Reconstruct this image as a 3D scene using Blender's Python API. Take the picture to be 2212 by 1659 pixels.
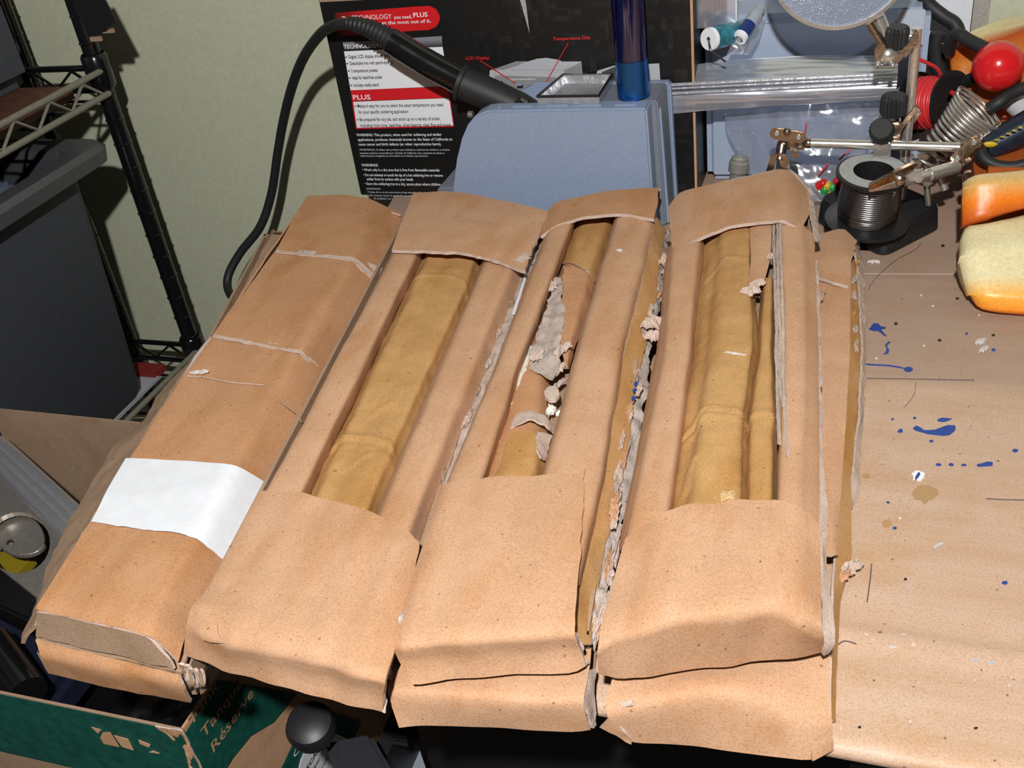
import bpy, math, random
import numpy as np
from mathutils import Vector, Matrix, noise
for o in list(bpy.data.objects): bpy.data.objects.remove(o)
SC = bpy.context.scene
COL = SC.collection
# ------------------------------------------------------------------ camera
IW, IH, FOC = 2212., 1659., 2236.
CX, CY = IW/2, IH/2
def _n(v):
    v = np.array(v, float); return v/np.linalg.norm(v)
_dn = _n([1600-CX, 4200-CY, FOC])
_yy = np.array([1965-CX, -778-CY, FOC]); _yy = _n(_yy-_dn*np.dot(_yy, _dn))
_up = -_dn; _xx = np.cross(_yy, _up)
RM = np.array([_xx, _yy, _up])
CAM = np.array([0, 0, .28])
cam = bpy.data.cameras.new('camera'); cam.sensor_width = 36; cam.lens = FOC/IW*36
cam.clip_start = .005
co = bpy.data.objects.new('camera', cam); COL.objects.link(co)
M3 = np.column_stack([RM[:, 0], -RM[:, 1], -RM[:, 2]])
mm = Matrix.Identity(4)
for i in range(3):
    for j in range(3): mm[i][j] = M3[i, j]
    mm[i][3] = CAM[i]
co.matrix_world = mm
SC.camera = co
# ------------------------------------------------------------------ light: camera flash + dim room
w = bpy.data.worlds.new('room_light'); SC.world = w; w.use_nodes = True
w.node_tree.nodes['Background'].inputs[0].default_value = (1.0, .93, .82, 1)
w.node_tree.nodes['Background'].inputs[1].default_value = .06
fl = bpy.data.lights.new('camera_flash', 'POINT'); fl.energy = 25.5; fl.shadow_soft_size = .010
fl.color = (1.0, .985, .97)
flo = bpy.data.objects.new('camera_flash', fl); COL.objects.link(flo)
flo.location = Vector(CAM + RM@np.array([-.048, -.120, -.20]))
SC.view_settings.view_transform = 'Standard'; SC.view_settings.look = 'None'
SC.view_settings.gamma = 1; SC.view_settings.use_curve_mapping = False
SC.view_settings.exposure = 0.0
# ------------------------------------------------------------------ picking points on the desk, walls
def ray(px, py): return RM@np.array([px-CX, py-CY, FOC])
def P(px, py, z=0.):
    d = ray(px, py); return CAM+d*((z-CAM[2])/d[2])
def PY(px, py, Y):
    d = ray(px, py); return CAM+d*((Y-CAM[1])/d[1])
def PX(px, py, X):
    d = ray(px, py); return CAM+d*((X-CAM[0])/d[0])
# ------------------------------------------------------------------ materials
MATS = {}
def srgb(r, g, b):
    f = lambda c: (c/255/12.92) if c/255 <= .04045 else ((c/255+.055)/1.055)**2.4
    return (f(r), f(g), f(b), 1)
def mat(name, col, rough=.6, metal=0., spec=.5, trans=0., alpha=1., coat=0., ior=1.45):
    if name in MATS: return MATS[name]
    m = bpy.data.materials.new(name); m.use_nodes = True
    b = m.node_tree.nodes['Principled BSDF']
    c = tuple(col) if len(col) == 4 else tuple(col)+(1,)
    b.inputs['Base Color'].default_value = c
    b.inputs['Roughness'].default_value = rough; b.inputs['Metallic'].default_value = metal
    b.inputs['Specular IOR Level'].default_value = spec
    b.inputs['Transmission Weight'].default_value = trans; b.inputs['Alpha'].default_value = alpha
    b.inputs['Coat Weight'].default_value = coat; b.inputs['IOR'].default_value = ior
    MATS[name] = m; return m
def nd(m, t, **kw):
    n = m.node_tree.nodes.new(t)
    for k, v in kw.items():
        if k in n.inputs: n.inputs[k].default_value = v
        else: setattr(n, k, v)
    return n
def lk(m, a, b): m.node_tree.links.new(a, b)
def mixc(m, fac, a, b, mode='MIX'):
    n = m.node_tree.nodes.new('ShaderNodeMix'); n.data_type = 'RGBA'; n.blend_type = mode
    for s, v in ((n.inputs[0], fac), (n.inputs[6], a), (n.inputs[7], b)):
        if hasattr(v, 'links'): lk(m, v, s)
        else: s.default_value = v
    return n.outputs[2]
def ramp(m, fac, stops):
    n = m.node_tree.nodes.new('ShaderNodeValToRGB'); lk(m, fac, n.inputs[0])
    e = n.color_ramp.elements
    while len(e) < len(stops): e.new(.5)
    for i, (p, c) in enumerate(stops):
        e[i].position = p; e[i].color = c if len(c) == 4 else tuple(c)+(1,)
    return n.outputs[0]
def bump(m, h, s=.3, d=.001, prev=None):
    n = nd(m, 'ShaderNodeBump', Strength=s, Distance=d); lk(m, h, n.inputs['Height'])
    if prev is not None: lk(m, prev, n.inputs['Normal'])
    return n.outputs[0]
def paper(name, base, mott, stain, rough=.75, mottle=.5, st=.35, scale=1., spec=.25, speck=.5, rotz=0.):
    """kraft paper / cardboard: mottling, stains, fibres and specks"""
    m = mat(name, base, rough, spec=spec); b = m.node_tree.nodes['Principled BSDF']
    g = nd(m, 'ShaderNodeNewGeometry')
    mp = nd(m, 'ShaderNodeMapping'); lk(m, g.outputs['Position'], mp.inputs[0])
    mp.inputs['Rotation'].default_value = (0, 0, rotz)
    n1 = nd(m, 'ShaderNodeTexNoise', Scale=38*scale, Detail=6., Roughness=.62); lk(m, mp.outputs[0], n1.inputs['Vector'])
    mp2 = nd(m, 'ShaderNodeMapping'); lk(m, mp.outputs[0], mp2.inputs[0]); mp2.inputs['Scale'].default_value = (1, .25, 1)
    n2 = nd(m, 'ShaderNodeTexNoise', Scale=55*scale, Detail=3., Roughness=.55); lk(m, mp2.outputs[0], n2.inputs['Vector'])
    n3 = nd(m, 'ShaderNodeTexNoise', Scale=1500., Detail=2., Roughness=.6); lk(m, mp.outputs[0], n3.inputs['Vector'])
    f1 = ramp(m, n1.outputs[0], [(.38, (0, 0, 0)), (.68, (1, 1, 1))])
    m1 = nd(m, 'ShaderNodeMath', operation='MULTIPLY'); lk(m, f1, m1.inputs[0]); m1.inputs[1].default_value = mottle
    c1 = mixc(m, m1.outputs[0], base+(1,), mott+(1,))
    f2 = ramp(m, n2.outputs[0], [(.5, (0, 0, 0)), (.72, (1, 1, 1))])
    m2 = nd(m, 'ShaderNodeMath', operation='MULTIPLY'); lk(m, f2, m2.inputs[0]); m2.inputs[1].default_value = st
    c2 = mixc(m, m2.outputs[0], c1, stain+(1,))
    f3 = ramp(m, n3.outputs[0], [(.28, (.5, .5, .5)), (.5, (1, 1, 1)), (.78, (1.3, 1.3, 1.3))])
    c3 = mixc(m, speck, c2, f3, 'MULTIPLY')
    n4 = nd(m, 'ShaderNodeTexNoise', Scale=520., Detail=0.); lk(m, mp.outputs[0], n4.inputs['Vector'])
    f4 = ramp(m, n4.outputs[0], [(.15, (.45, .38, .36)), (.175, (1, 1, 1))])
    c4 = mixc(m, .8, c3, f4, 'MULTIPLY')
    lk(m, c4, b.inputs['Base Color'])
    bn = bump(m, n3.outputs[0], .25, .0004)
    bn = bump(m, n1.outputs[0], .3, .0016, bn)
    lk(m, bn, b.inputs['Normal'])
    return m
KR = paper('kraft_board', (.555, .330, .200), (.48, .270, .150), (.455, .22, .095), mottle=.8, st=.65)
KR2 = paper('kraft_board_brown', (.50, .268, .140), (.43, .22, .108), (.38, .165, .055), mottle=.75, st=.6)
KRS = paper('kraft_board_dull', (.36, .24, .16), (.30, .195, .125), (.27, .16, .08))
AM = paper('amber_paper', (.52, .30, .12), (.43, .23, .08), (.38, .175, .04), mottle=.8, st=.6, rough=.62, spec=.35)
AMS = paper('amber_lining', (.50, .265, .095), (.54, .33, .17), (.40, .18, .035), mottle=.7, st=.6)
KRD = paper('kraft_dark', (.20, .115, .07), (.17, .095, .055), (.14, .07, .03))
TORN = paper('torn_core', (.56, .44, .37), (.47, .36, .30), (.36, .27, .22), scale=4, rough=.9)
TORNG = paper('torn_grey_core', (.43, .36, .32), (.52, .43, .37), (.22, .18, .16), scale=5, rough=.9, mottle=.9, st=.7)
def deskmat():
    m = mat('desk_board', (.4, .27, .19), .5, spec=.4); b = m.node_tree.nodes['Principled BSDF']
    g = nd(m, 'ShaderNodeNewGeometry')
    mp = nd(m, 'ShaderNodeMapping'); lk(m, g.outputs['Position'], mp.inputs[0])
    mp2 = nd(m, 'ShaderNodeMapping'); lk(m, mp.outputs[0], mp2.inputs[0]); mp2.inputs['Scale'].default_value = (.14, 1, 1)
    n1 = nd(m, 'ShaderNodeTexNoise', Scale=70., Detail=5., Roughness=.6); lk(m, mp2.outputs[0], n1.inputs['Vector'])
    n2 = nd(m, 'ShaderNodeTexNoise', Scale=26., Detail=6., Roughness=.65); lk(m, mp.outputs[0], n2.inputs['Vector'])
    n3 = nd(m, 'ShaderNodeTexNoise', Scale=1400., Detail=2.); lk(m, mp.outputs[0], n3.inputs['Vector'])
    n5 = nd(m, 'ShaderNodeTexNoise', Scale=110., Detail=3.); lk(m, mp.outputs[0], n5.inputs['Vector'])
    c = mixc(m, ramp(m, n1.outputs[0], [(.4, (0, 0, 0)), (.66, (1, 1, 1))]), (.54, .375, .27, 1), (.49, .32, .21, 1))
    f = ramp(m, n2.outputs[0], [(.52, (0, 0, 0)), (.72, (.75, .75, .75))])
    c = mixc(m, f, c, (.46, .265, .13, 1))
    f = ramp(m, n5.outputs[0], [(.62, (0, 0, 0)), (.74, (.5, .5, .5))])
    c = mixc(m, f, c, (.52, .40, .33, 1))
    c = mixc(m, .55, c, ramp(m, n3.outputs[0], [(.28, (.6, .6, .6)), (.5, (1, 1, 1)), (.78, (1.2, 1.2, 1.2))]), 'MULTIPLY')
    n4 = nd(m, 'ShaderNodeTexNoise', Scale=430., Detail=0.); lk(m, mp.outputs[0], n4.inputs['Vector'])
    c = mixc(m, .8, c, ramp(m, n4.outputs[0], [(.15, (.3, .25, .25)), (.17, (1, 1, 1)), (.84, (1, 1, 1)), (.86, (1.4, 1.45, 1.5))]), 'MULTIPLY')
    # greyer, darker part of the board towards the back of the bench
    sx = nd(m, 'ShaderNodeSeparateXYZ'); lk(m, g.outputs['Position'], sx.inputs[0])
    fy = ramp(m, sx.outputs[1], [(.415, (0, 0, 0)), (.425, (1, 1, 1))])
    c = mixc(m, fy, c, mixc(m, .5, c, (.28, .20, .16, 1)))
    lk(m, c, b.inputs['Base Color'])
    lk(m, bump(m, n2.outputs[0], .25, .002, bump(m, n3.outputs[0], .2, .0004)), b.inputs['Normal'])
    return m
DESK = deskmat()
def gritty(name, col, rough=.6, amt=.12, scale=900, bs=.2, metal=0., spec=.5, bd=.0003):
    m = mat(name, col, rough, metal, spec); b = m.node_tree.nodes['Principled BSDF']
    g = nd(m, 'ShaderNodeNewGeometry')
    n = nd(m, 'ShaderNodeTexNoise', Scale=scale, Detail=3.); lk(m, g.outputs['Position'], n.inputs['Vector'])
    lo, hi = 1-amt, 1+amt
    c = mixc(m, 1., tuple(col)[:3]+(1,), ramp(m, n.outputs[0], [(.3, (lo, lo, lo)), (.7, (hi, hi, hi))]), 'MULTIPLY')
    lk(m, c, b.inputs['Base Color'])
    lk(m, bump(m, n.outputs[0], bs, bd), b.inputs['Normal'])
    return m
GREY = gritty('grey_plastic', (.235, .295, .415), .5, .06, 700)
GREYD = gritty('grey_plastic_dark', (.17, .19, .235), .5, .06, 700)
DEVG = gritty('pale_grey_plastic', (.33, .40, .52), .45, .05, 700)
TUBM = gritty('charcoal_tub_plastic', (.055, .06, .072), .5, .12, 500)
BLK = gritty('black_plastic', (.012, .012, .013), .38, .2, 900)
BLKG = mat('black_gloss', (.006, .006, .007), .16, spec=.8)
IRONB = gritty('black_cast_iron', (.012, .013, .014), .55, .8, 1800, .6)
RUB = gritty('black_rubber', (.016, .017, .018), .55, .25, 1200)
CHR = gritty('chrome', (.70, .67, .62), .26, .1, 500, .12, metal=.82, bd=.0004)
CHRD = gritty('tarnished_nickel', (.42, .34, .27), .25, .2, 400, .35, metal=1., bd=.0006)
TRAYM = gritty('steel_pan', (.55, .56, .58), .3, .1, 200, .3, metal=.75, bd=.002)
SOLD = gritty('solder_wire', (.24, .24, .26), .26, .1, 300, .1, metal=1.)
ALU = gritty('brushed_plate', (.58, .54, .49), .42, .12, 500, .2, metal=.85)
WHITE = gritty('white_paper', (.70, .72, .76), .6, .03, 300, .15)
WHITEP = mat('white_plastic', (.80, .82, .86), .35)
REDP = mat('red_print', (.62, .012, .02), .45)
WTXT = mat('white_print', (.78, .79, .82), .5)
GTXT = mat('pale_print', (.5, .5, .52), .5)
BTXT = mat('black_print', (.03, .03, .035), .5)
RTXT = mat('red_lettering', (.60, .02, .02), .5)
REDW = mat('red_wire', (.62, .03, .035), .38)
REDB = mat('red_ball', (.62, .012, .016), .22, coat=.4)
BLUEP = gritty('blue_paint', (.015, .055, .27), .35, .15, 900)
FOAM = gritty('white_foam', (.78, .77, .70), .7, .08, 400)
GLUE = gritty('grey_glue', (.55, .5, .47), .6, .15, 600)
def wallmat():
    m = mat('wall_paint', (.5, .5, .36), .7, spec=.2); b = m.node_tree.nodes['Principled BSDF']
    g = nd(m, 'ShaderNodeNewGeometry')
    n = nd(m, 'ShaderNodeTexNoise', Scale=300., Detail=2.); lk(m, g.outputs['Position'], n.inputs['Vector'])
    c = mixc(m, 1., (.535, .55, .405, 1), ramp(m, n.outputs[0], [(.3, (.95, .95, .95)), (.7, (1.05, 1.05, 1.05))]), 'MULTIPLY')
    lk(m, c, b.inputs['Base Color']); lk(m, bump(m, n.outputs[0], .05, .0002), b.inputs['Normal'])
    return m
WALL = wallmat()
def clear(name, tint=(.93, .95, 1), refl=.14, rough=.12, haze=.1, scale=60, bs=.9, bd=.004, hazecol=(.7, .72, .78), stretch=(1, 1, 1)):
    """thin clear film: mostly see-through, some gloss and a little haze"""
    m = bpy.data.materials.new(name); m.use_nodes = True; MATS[name] = m
    nt = m.node_tree; nt.nodes.clear()
    out = nd(m, 'ShaderNodeOutputMaterial'); tr = nd(m, 'ShaderNodeBsdfTransparent', Color=tuple(tint)+(1,))
    gl = nd(m, 'ShaderNodeBsdfGlossy', Color=(1, 1, 1, 1), Roughness=rough)
    di = nd(m, 'ShaderNodeBsdfDiffuse', Color=tuple(hazecol)+(1,))
    g = nd(m, 'ShaderNodeNewGeometry')
    mp = nd(m, 'ShaderNodeMapping'); lk(m, g.outputs['Position'], mp.inputs[0]); mp.inputs['Scale'].default_value = stretch
    n = nd(m, 'ShaderNodeTexNoise', Scale=scale, Detail=2., Roughness=.5); lk(m, mp.outputs[0], n.inputs['Vector'])
    bn = bump(m, n.outputs[0], bs, bd); lk(m, bn, gl.inputs['Normal'])
    m1 = nd(m, 'ShaderNodeMixShader', Fac=haze); lk(m, tr.outputs[0], m1.inputs[1]); lk(m, di.outputs[0], m1.inputs[2])
    m2 = nd(m, 'ShaderNodeMixShader', Fac=refl); lk(m, m1.outputs[0], m2.inputs[1]); lk(m, gl.outputs[0], m2.inputs[2])
    lk(m, m2.outputs[0], out.inputs[0])
    return m
FILM = clear('clear_film', refl=.15, haze=.13, scale=26, bd=.006, rough=.14)
FILMB = clear('clear_zip_film', refl=.36, haze=.27, rough=.22, scale=90, bd=.004, stretch=(.06, 1, 1.4))
LENS = clear('dusty_lens', tint=(.75, .8, .9), refl=.06, haze=.52, rough=.2, scale=1500, bs=.5, bd=.0005, hazecol=(.30, .34, .42))
BLUET = clear('blue_clear_tube', tint=(.10, .12, .55), refl=.10, haze=.10, rough=.08, scale=20, bs=.05, hazecol=(.01, .015, .2))
# ------------------------------------------------------------------ object helpers
ORG = {}
def link(name, verts, faces, m, parent=None, smooth=False, mids=None, origin=None):
    verts = np.asarray(verts, float)
    if parent is not None: org = ORG[parent.name]
    elif origin is not None: org = np.array(origin, float)
    else:
        lo, hi = verts.min(0), verts.max(0); org = np.array([(lo[0]+hi[0])/2, (lo[1]+hi[1])/2, lo[2]])
    me = bpy.data.meshes.new(name)
    me.from_pydata([tuple(v) for v in (verts-org)], [], [tuple(int(i) for i in f) for f in faces])
    ms = m if isinstance(m, (list, tuple)) else [m]
    for q in ms: me.materials.append(q)
    if mids is not None: me.polygons.foreach_set('material_index', [int(i) for i in mids])
    if smooth: me.polygons.foreach_set('use_smooth', [True]*len(me.polygons))
    me.update()
    o = bpy.data.objects.new(name, me); COL.objects.link(o)
    if parent is not None: o.parent = parent
    else: o.location = Vector(org)
    ORG[o.name] = org
    return o
def smooth_by_angle(o, ang=35):
    me = o.data
    me.polygons.foreach_set('use_smooth', [True]*len(me.polygons))
    import bmesh
    bm = bmesh.new(); bm.from_mesh(me)
    for e in bm.edges:
        if len(e.link_faces) == 2 and e.calc_face_angle(0) > math.radians(ang): e.smooth = False
    bm.to_mesh(me); bm.free()
def thing(name, label, cat, loc, group=None):
    o = bpy.data.objects.new(name, None); COL.objects.link(o); o.location = Vector(loc)
    o.empty_display_size = .01
    ORG[o.name] = np.array(loc, float)
    return tag(o, label, cat, group)
def tag(o, label=None, cat=None, group=None, kind=None):
    if label: o['label'] = label
    if cat: o['category'] = cat
    if group: o['group'] = group
    if kind: o['kind'] = kind
    return o
class MB:
    """collects shapes into one mesh"""
    def __init__(s): s.v = []; s.f = []; s.m = []
    def add(s, v, f, mi=0):
        k = len(s.v); s.v += [np.array(p, float) for p in v]; s.f += [[i+k for i in q] for q in f]; s.m += [mi]*len(f); return s
    def box(s, lo, hi, fr=None, mi=0):
        a, b = np.array(lo, float), np.array(hi, float)
        v = [np.array([(a, b)[i][0], (a, b)[j][1], (a, b)[k][2]]) for k in (0, 1) for j in (0, 1) for i in (0, 1)]
        if fr is not None: v = [fr(p) for p in v]
        return s.add(v, [(0, 2, 3, 1), (4, 5, 7, 6), (0, 1, 5, 4), (2, 6, 7, 3), (0, 4, 6, 2), (1, 3, 7, 5)], mi)
    def tube(s, pts, r, n=10, cap=True, mi=0, closed=False):
        pts = [np.array(p, float) for p in pts]; N = len(pts)
        rr = r if hasattr(r, '__len__') else [r]*N
        prev = None; v = []
        for i in range(N):
            t = _n(pts[min(i+1, N-1)]-pts[max(i-1, 0)] + 1e-12)
            if prev is None:
                a = np.array([0, 0, 1.]) if abs(t[2]) < .9 else np.array([1., 0, 0])
                u = _n(np.cross(t, a))
            else: u = _n(prev-t*np.dot(prev, t))
            prev = u; b = np.cross(t, u)
            for k in range(n):
                q = 2*math.pi*k/n; v.append(pts[i]+rr[i]*(u*math.cos(q)+b*math.sin(q)))
        f = [(i*n+k, i*n+(k+1) % n, (i+1)*n+(k+1) % n, (i+1)*n+k) for i in range(N-1) for k in range(n)]
        if cap: f += [tuple(range(n))[::-1], tuple((N-1)*n+k for k in range(n))]
        return s.add(v, f, mi)
    def lathe(s, prof, c, ax, n=28, mi=0, u=None):
        """prof: list of (radius, height) along axis ax from c"""
        ax = _n(ax); a = np.array([0, 0, 1.]) if abs(ax[2]) < .9 else np.array([1., 0, 0])
        u = _n(np.cross(ax, a)); b = np.cross(ax, u); c = np.array(c, float); v = []
        for (r, h) in prof:
            for k in range(n):
                q = 2*math.pi*k/n; v.append(c+ax*h+r*(u*math.cos(q)+b*math.sin(q)))
        N = len(prof)
        f = [(i*n+k, i*n+(k+1) % n, (i+1)*n+(k+1) % n, (i+1)*n+k) for i in range(N-1) for k in range(n)]
        return s.add(v, f, mi)
    def ball(s, c, r, n=20, mi=0, sc=(1, 1, 1)):
        N = n//2
        return s.add([np.array(c)+np.array(sc)*r*np.array([math.sin(math.pi*i/N)*math.cos(2*math.pi*k/n), math.sin(math.pi*i/N)*math.sin(2*math.pi*k/n), math.cos(math.pi*i/N)]) for i in range(N+1) for k in range(n)],
                     [(i*n+k, (i+1)*n+k, (i+1)*n+(k+1) % n, i*n+(k+1) % n) for i in range(N) for k in range(n)], mi)
    def prism(s, poly, d, mi=0):
        """polygon (world pts) extruded by vector d"""
        poly = [np.array(p, float) for p in poly]; n = len(poly); d = np.array(d, float)
        f = [tuple(range(n))[::-1], tuple(range(n, 2*n))]+[(i, (i+1) % n, n+(i+1) % n, n+i) for i in range(n)]
        return s.add(poly+[p+d for p in poly], f, mi)
    def build(s, name, m, parent=None, smooth=0, bevel=0, seg=2):
        o = link(name, np.array(s.v), s.f, m, parent, mids=s.m)
        import bmesh
        bm = bmesh.new(); bm.from_mesh(o.data); bmesh.ops.remove_doubles(bm, verts=bm.verts, dist=1e-7)
        bmesh.ops.recalc_face_normals(bm, faces=bm.faces)
        if bevel:
            es = [e for e in bm.edges if len(e.link_faces) == 2 and e.calc_face_angle(0) > math.radians(25)]
            bmesh.ops.bevel(bm, geom=es, offset=bevel, segments=seg, affect='EDGES', clamp_overlap=True)
        bm.to_mesh(o.data); bm.free()
        if smooth: smooth_by_angle(o, smooth)
        return o
def catmull(pts, n=8):
    p = [np.array(q, float) for q in pts]; p = [2*p[0]-p[1]]+p+[2*p[-1]-p[-2]]; out = []
    for i in range(1, len(p)-2):
        for k in range(n):
            t = k/n; a, b, c, d = p[i-1], p[i], p[i+1], p[i+2]
            out.append(.5*((2*b)+(-a+c)*t+(2*a-5*b+4*c-d)*t*t+(-a+3*b-3*c+d)*t**3))
    out.append(p[-2]); return out
def nz(p, f, s=0.): return noise.noise(Vector((p[0]*f+s*7.3, p[1]*f+s*3.1, p[2]*f+s)))
def resample(pl, n):
    pl = np.array(pl); d = np.r_[0, np.cumsum(np.linalg.norm(np.diff(pl, axis=0), axis=1))]
    t = np.linspace(0, d[-1], n+1)
    return np.column_stack([np.interp(t, d, pl[:, k]) for k in range(3)])
def sheet(name, rows, m, parent, thick=.0016, res=.003, amp=.0004, freq=45, rag=None, seed=0, soft=1, edge=None, flute=0., flutef=260., crumple=0., world=False, ragf=190., out=None, profile=None, group=None, rib=0., ribn=9, ridges=None):
    """a sheet of board: rows (back to front) of points (px,py,z), given thickness, wobble and ragged torn borders"""
    R = [np.array([q if world else P(*q) for q in r]) for r in rows]
    L = max(np.linalg.norm(np.diff(r, axis=0), axis=1).sum() for r in R)
    cnt = len(R[0])
    if all(len(r) == cnt for r in R) and cnt <= 4:
        seg = [max(2, int(max(np.linalg.norm(r[i+1]-r[i]) for r in R)/res)) for i in range(cnt-1)]
        def rs(r):
            o = []
            for i in range(cnt-1): o += [r[i]+(r[i+1]-r[i])*k/seg[i] for k in range(seg[i])]
            return np.array(o+[r[-1]])
        R2 = [rs(r) for r in R]
    else:
        nu = max(4, int(L/res)); R2 = [resample(r, nu) for r in R]
    G = []
    for i in range(len(R2)-1):
        ns = max(2, int(np.linalg.norm(R2[i+1]-R2[i], axis=1).mean()/res))
        G += [R2[i]+(R2[i+1]-R2[i])*k/ns for k in range(ns)]
    G = np.array(G+[R2[-1]]); nv, nu = G.shape[:2]
    for _ in range(soft):
        H = G.copy()
        H[1:-1] = .5*G[1:-1]+.25*(G[:-2]+G[2:]); G2 = H.copy()
        G2[:, 1:-1] = .5*H[:, 1:-1]+.25*(H[:, :-2]+H[:, 2:]); G = G2
    def normals(G):
        du = np.gradient(G, axis=1); dv = np.gradient(G, axis=0)
        n = np.cross(du, dv); n /= np.linalg.norm(n, axis=2, keepdims=True)+1e-12
        if n[..., 2].mean() < 0 or (abs(n[..., 2].mean()) < .2 and (n*(CAM-G)).sum(2).mean() < 0): n = -n
        return n
    N = normals(G)
    D = np.zeros((nv, nu))
    rk = random.Random(seed*13+1); kn = [rk.uniform(-1, 1) for _ in range(ribn+3)]
    rl_ = []
    for (pts, hh_, ww_) in (ridges or []):
        q = catmull([P(*t) if len(t) == 3 else P(t[0], t[1], float(G[..., 2].max())-.001) for t in pts], 6); rl_.append((np.array(q)[:, :2], hh_, ww_))
    def seg_d(p, q):
        a, b = q[:-1], q[1:]; ab = b-a; t = np.clip(((p-a)*ab).sum(1)/((ab*ab).sum(1)+1e-15), 0, 1)
        return np.sqrt((((a+ab*t[:, None])-p)**2).sum(1).min())
    width = np.linalg.norm(np.diff(G[nv//2], axis=0), axis=1).sum()
    for i in range(nv):
        for j in range(nu):
            p = G[i, j]; d = amp*(nz(p, freq, seed)+.5*nz(p, freq*2.7, seed+3))
            if flute: d += flute*math.sin(j/(nu-1)*width*flutef*2*math.pi+1.5*nz(p, 12, seed))
            if crumple:
                d += crumple*(abs(nz(p, 130, seed+5))*2-.4)+crumple*.6*nz(p, 320, seed+9)
            if rib:
                x = j/(nu-1)*ribn+.5*nz(p, 7, seed)+.6; x = min(max(x, 0), ribn+1.999); k_ = int(x); d += rib*(kn[k_]+(kn[k_+1]-kn[k_])*(x-k_))
            for (q, hh_, ww_) in rl_:
                dd = seg_d(p[:2], q)
                if dd < 3*ww_: d += hh_*math.exp(-(dd/ww_)**2)*(1+.6*nz(p, 300, seed))
            if profile: d += profile(j/(nu-1), i/(nv-1))
            D[i, j] = d
    G = G+N*D[..., None]
    rag = rag or {}
    def push(idx, inner, a, s):
        for k, (ij, ij2) in enumerate(zip(idx, inner)):
            p = G[ij]; o = _n(G[ij]-G[ij2]+1e-12)
            x = nz(p, ragf, s)+.45*nz(p, ragf*2.3, s+2)+.9*nz(p, ragf*.3, s+4)
            G[ij] = p+o*a*x; G[ij2] = G[ij2]+o*a*x*.5
    if 'b' in rag: push([(0, j) for j in range(nu)], [(1, j) for j in range(nu)], rag['b'], seed+11)
    if 'f' in rag: push([(nv-1, j) for j in range(nu)], [(nv-2, j) for j in range(nu)], rag['f'], seed+12)
    if 'l' in rag: push([(i, 0) for i in range(nv)], [(i, 1) for i in range(nv)], rag['l'], seed+13)
    if 'r' in rag: push([(i, nu-1) for i in range(nv)], [(i, nu-2) for i in range(nv)], rag['r'], seed+14)
    N = normals(G)
    B = G-N*thick
    V = np.concatenate([G.reshape(-1, 3), B.reshape(-1, 3)]); K = nv*nu
    F = []; MI = []
    flip = np.dot(np.cross(G[0, 1]-G[0, 0], G[1, 0]-G[0, 0]), N[0, 0]) < 0
    ix = lambda i, j: i*nu+j
    for i in range(nv-1):
        for j in range(nu-1):
            q = (ix(i, j), ix(i, j+1), ix(i+1, j+1), ix(i+1, j))
            F.append(q if not flip else q[::-1]); F.append(tuple(a+K for a in (q[::-1] if not flip else q))); MI += [0, 0]
    bd = [ix(0, j) for j in range(nu)]+[ix(i, nu-1) for i in range(1, nv)]+[ix(nv-1, j) for j in range(nu-2, -1, -1)]+[ix(i, 0) for i in range(nv-2, 0, -1)]
    nb = len(bd); Q = len(V); V = np.concatenate([V, V[bd], V[[a+K for a in bd]]])
    for a in range(nb):
        b = (a+1) % nb; q = (Q+a, Q+nb+a, Q+nb+b, Q+b); F.append(q if not flip else q[::-1]); MI.append(1)
    o = link(name, V, F, [m, edge or TORN], parent, mids=MI)
    me = o.data; me.polygons.foreach_set('use_smooth', [k == 0 for k in MI])
    return o
def scrap(name, c, sx, sy, m, parent, rot=0., h=.002, seed=0, thick=.0006, edge=None, tilt=0.):
    """small torn crumpled scrap lying at world point c"""
    rnd = random.Random(seed); n = 21
    ca, sa = math.cos(rot), math.sin(rot)
    def fr(x, y, z): return np.array(c)+np.array([ca*x-sa*y, sa*x+ca*y, z+tilt*x])
    V = []; rings = 4
    rad = [1+.36*rnd.uniform(-1, 1) for _ in range(n)]
    V.append(fr(0, 0, h))
    for r in range(1, rings+1):
        for k in range(n):
            q = 2*math.pi*k/n; s = r/rings*rad[k]; x, y = sx*s*math.cos(q), sy*s*math.sin(q)
            V.append(fr(x, y, h*(1-.6*(r/rings)**2)+h*.8*rnd.uniform(-.5, .5)))
    F = [(0, 1+k, 1+(k+1) % n) for k in range(n)]
    for r in range(rings-1):
        for k in range(n): F.append((1+r*n+k, 1+(r+1)*n+k, 1+(r+1)*n+(k+1) % n, 1+r*n+(k+1) % n))
    K = len(V); V2 = V+[v-np.array([0, 0, thick]) for v in V]
    F2 = F+[tuple(a+K for a in f[::-1]) for f in F]
    for k in range(n):
        a = 1+(rings-1)*n+k; b = 1+(rings-1)*n+(k+1) % n; F2.append((a, a+K, b+K, b))
    return link(name, V2, F2, [m, edge or m], parent, mids=[0]*(2*len(F))+[1]*n)
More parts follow.
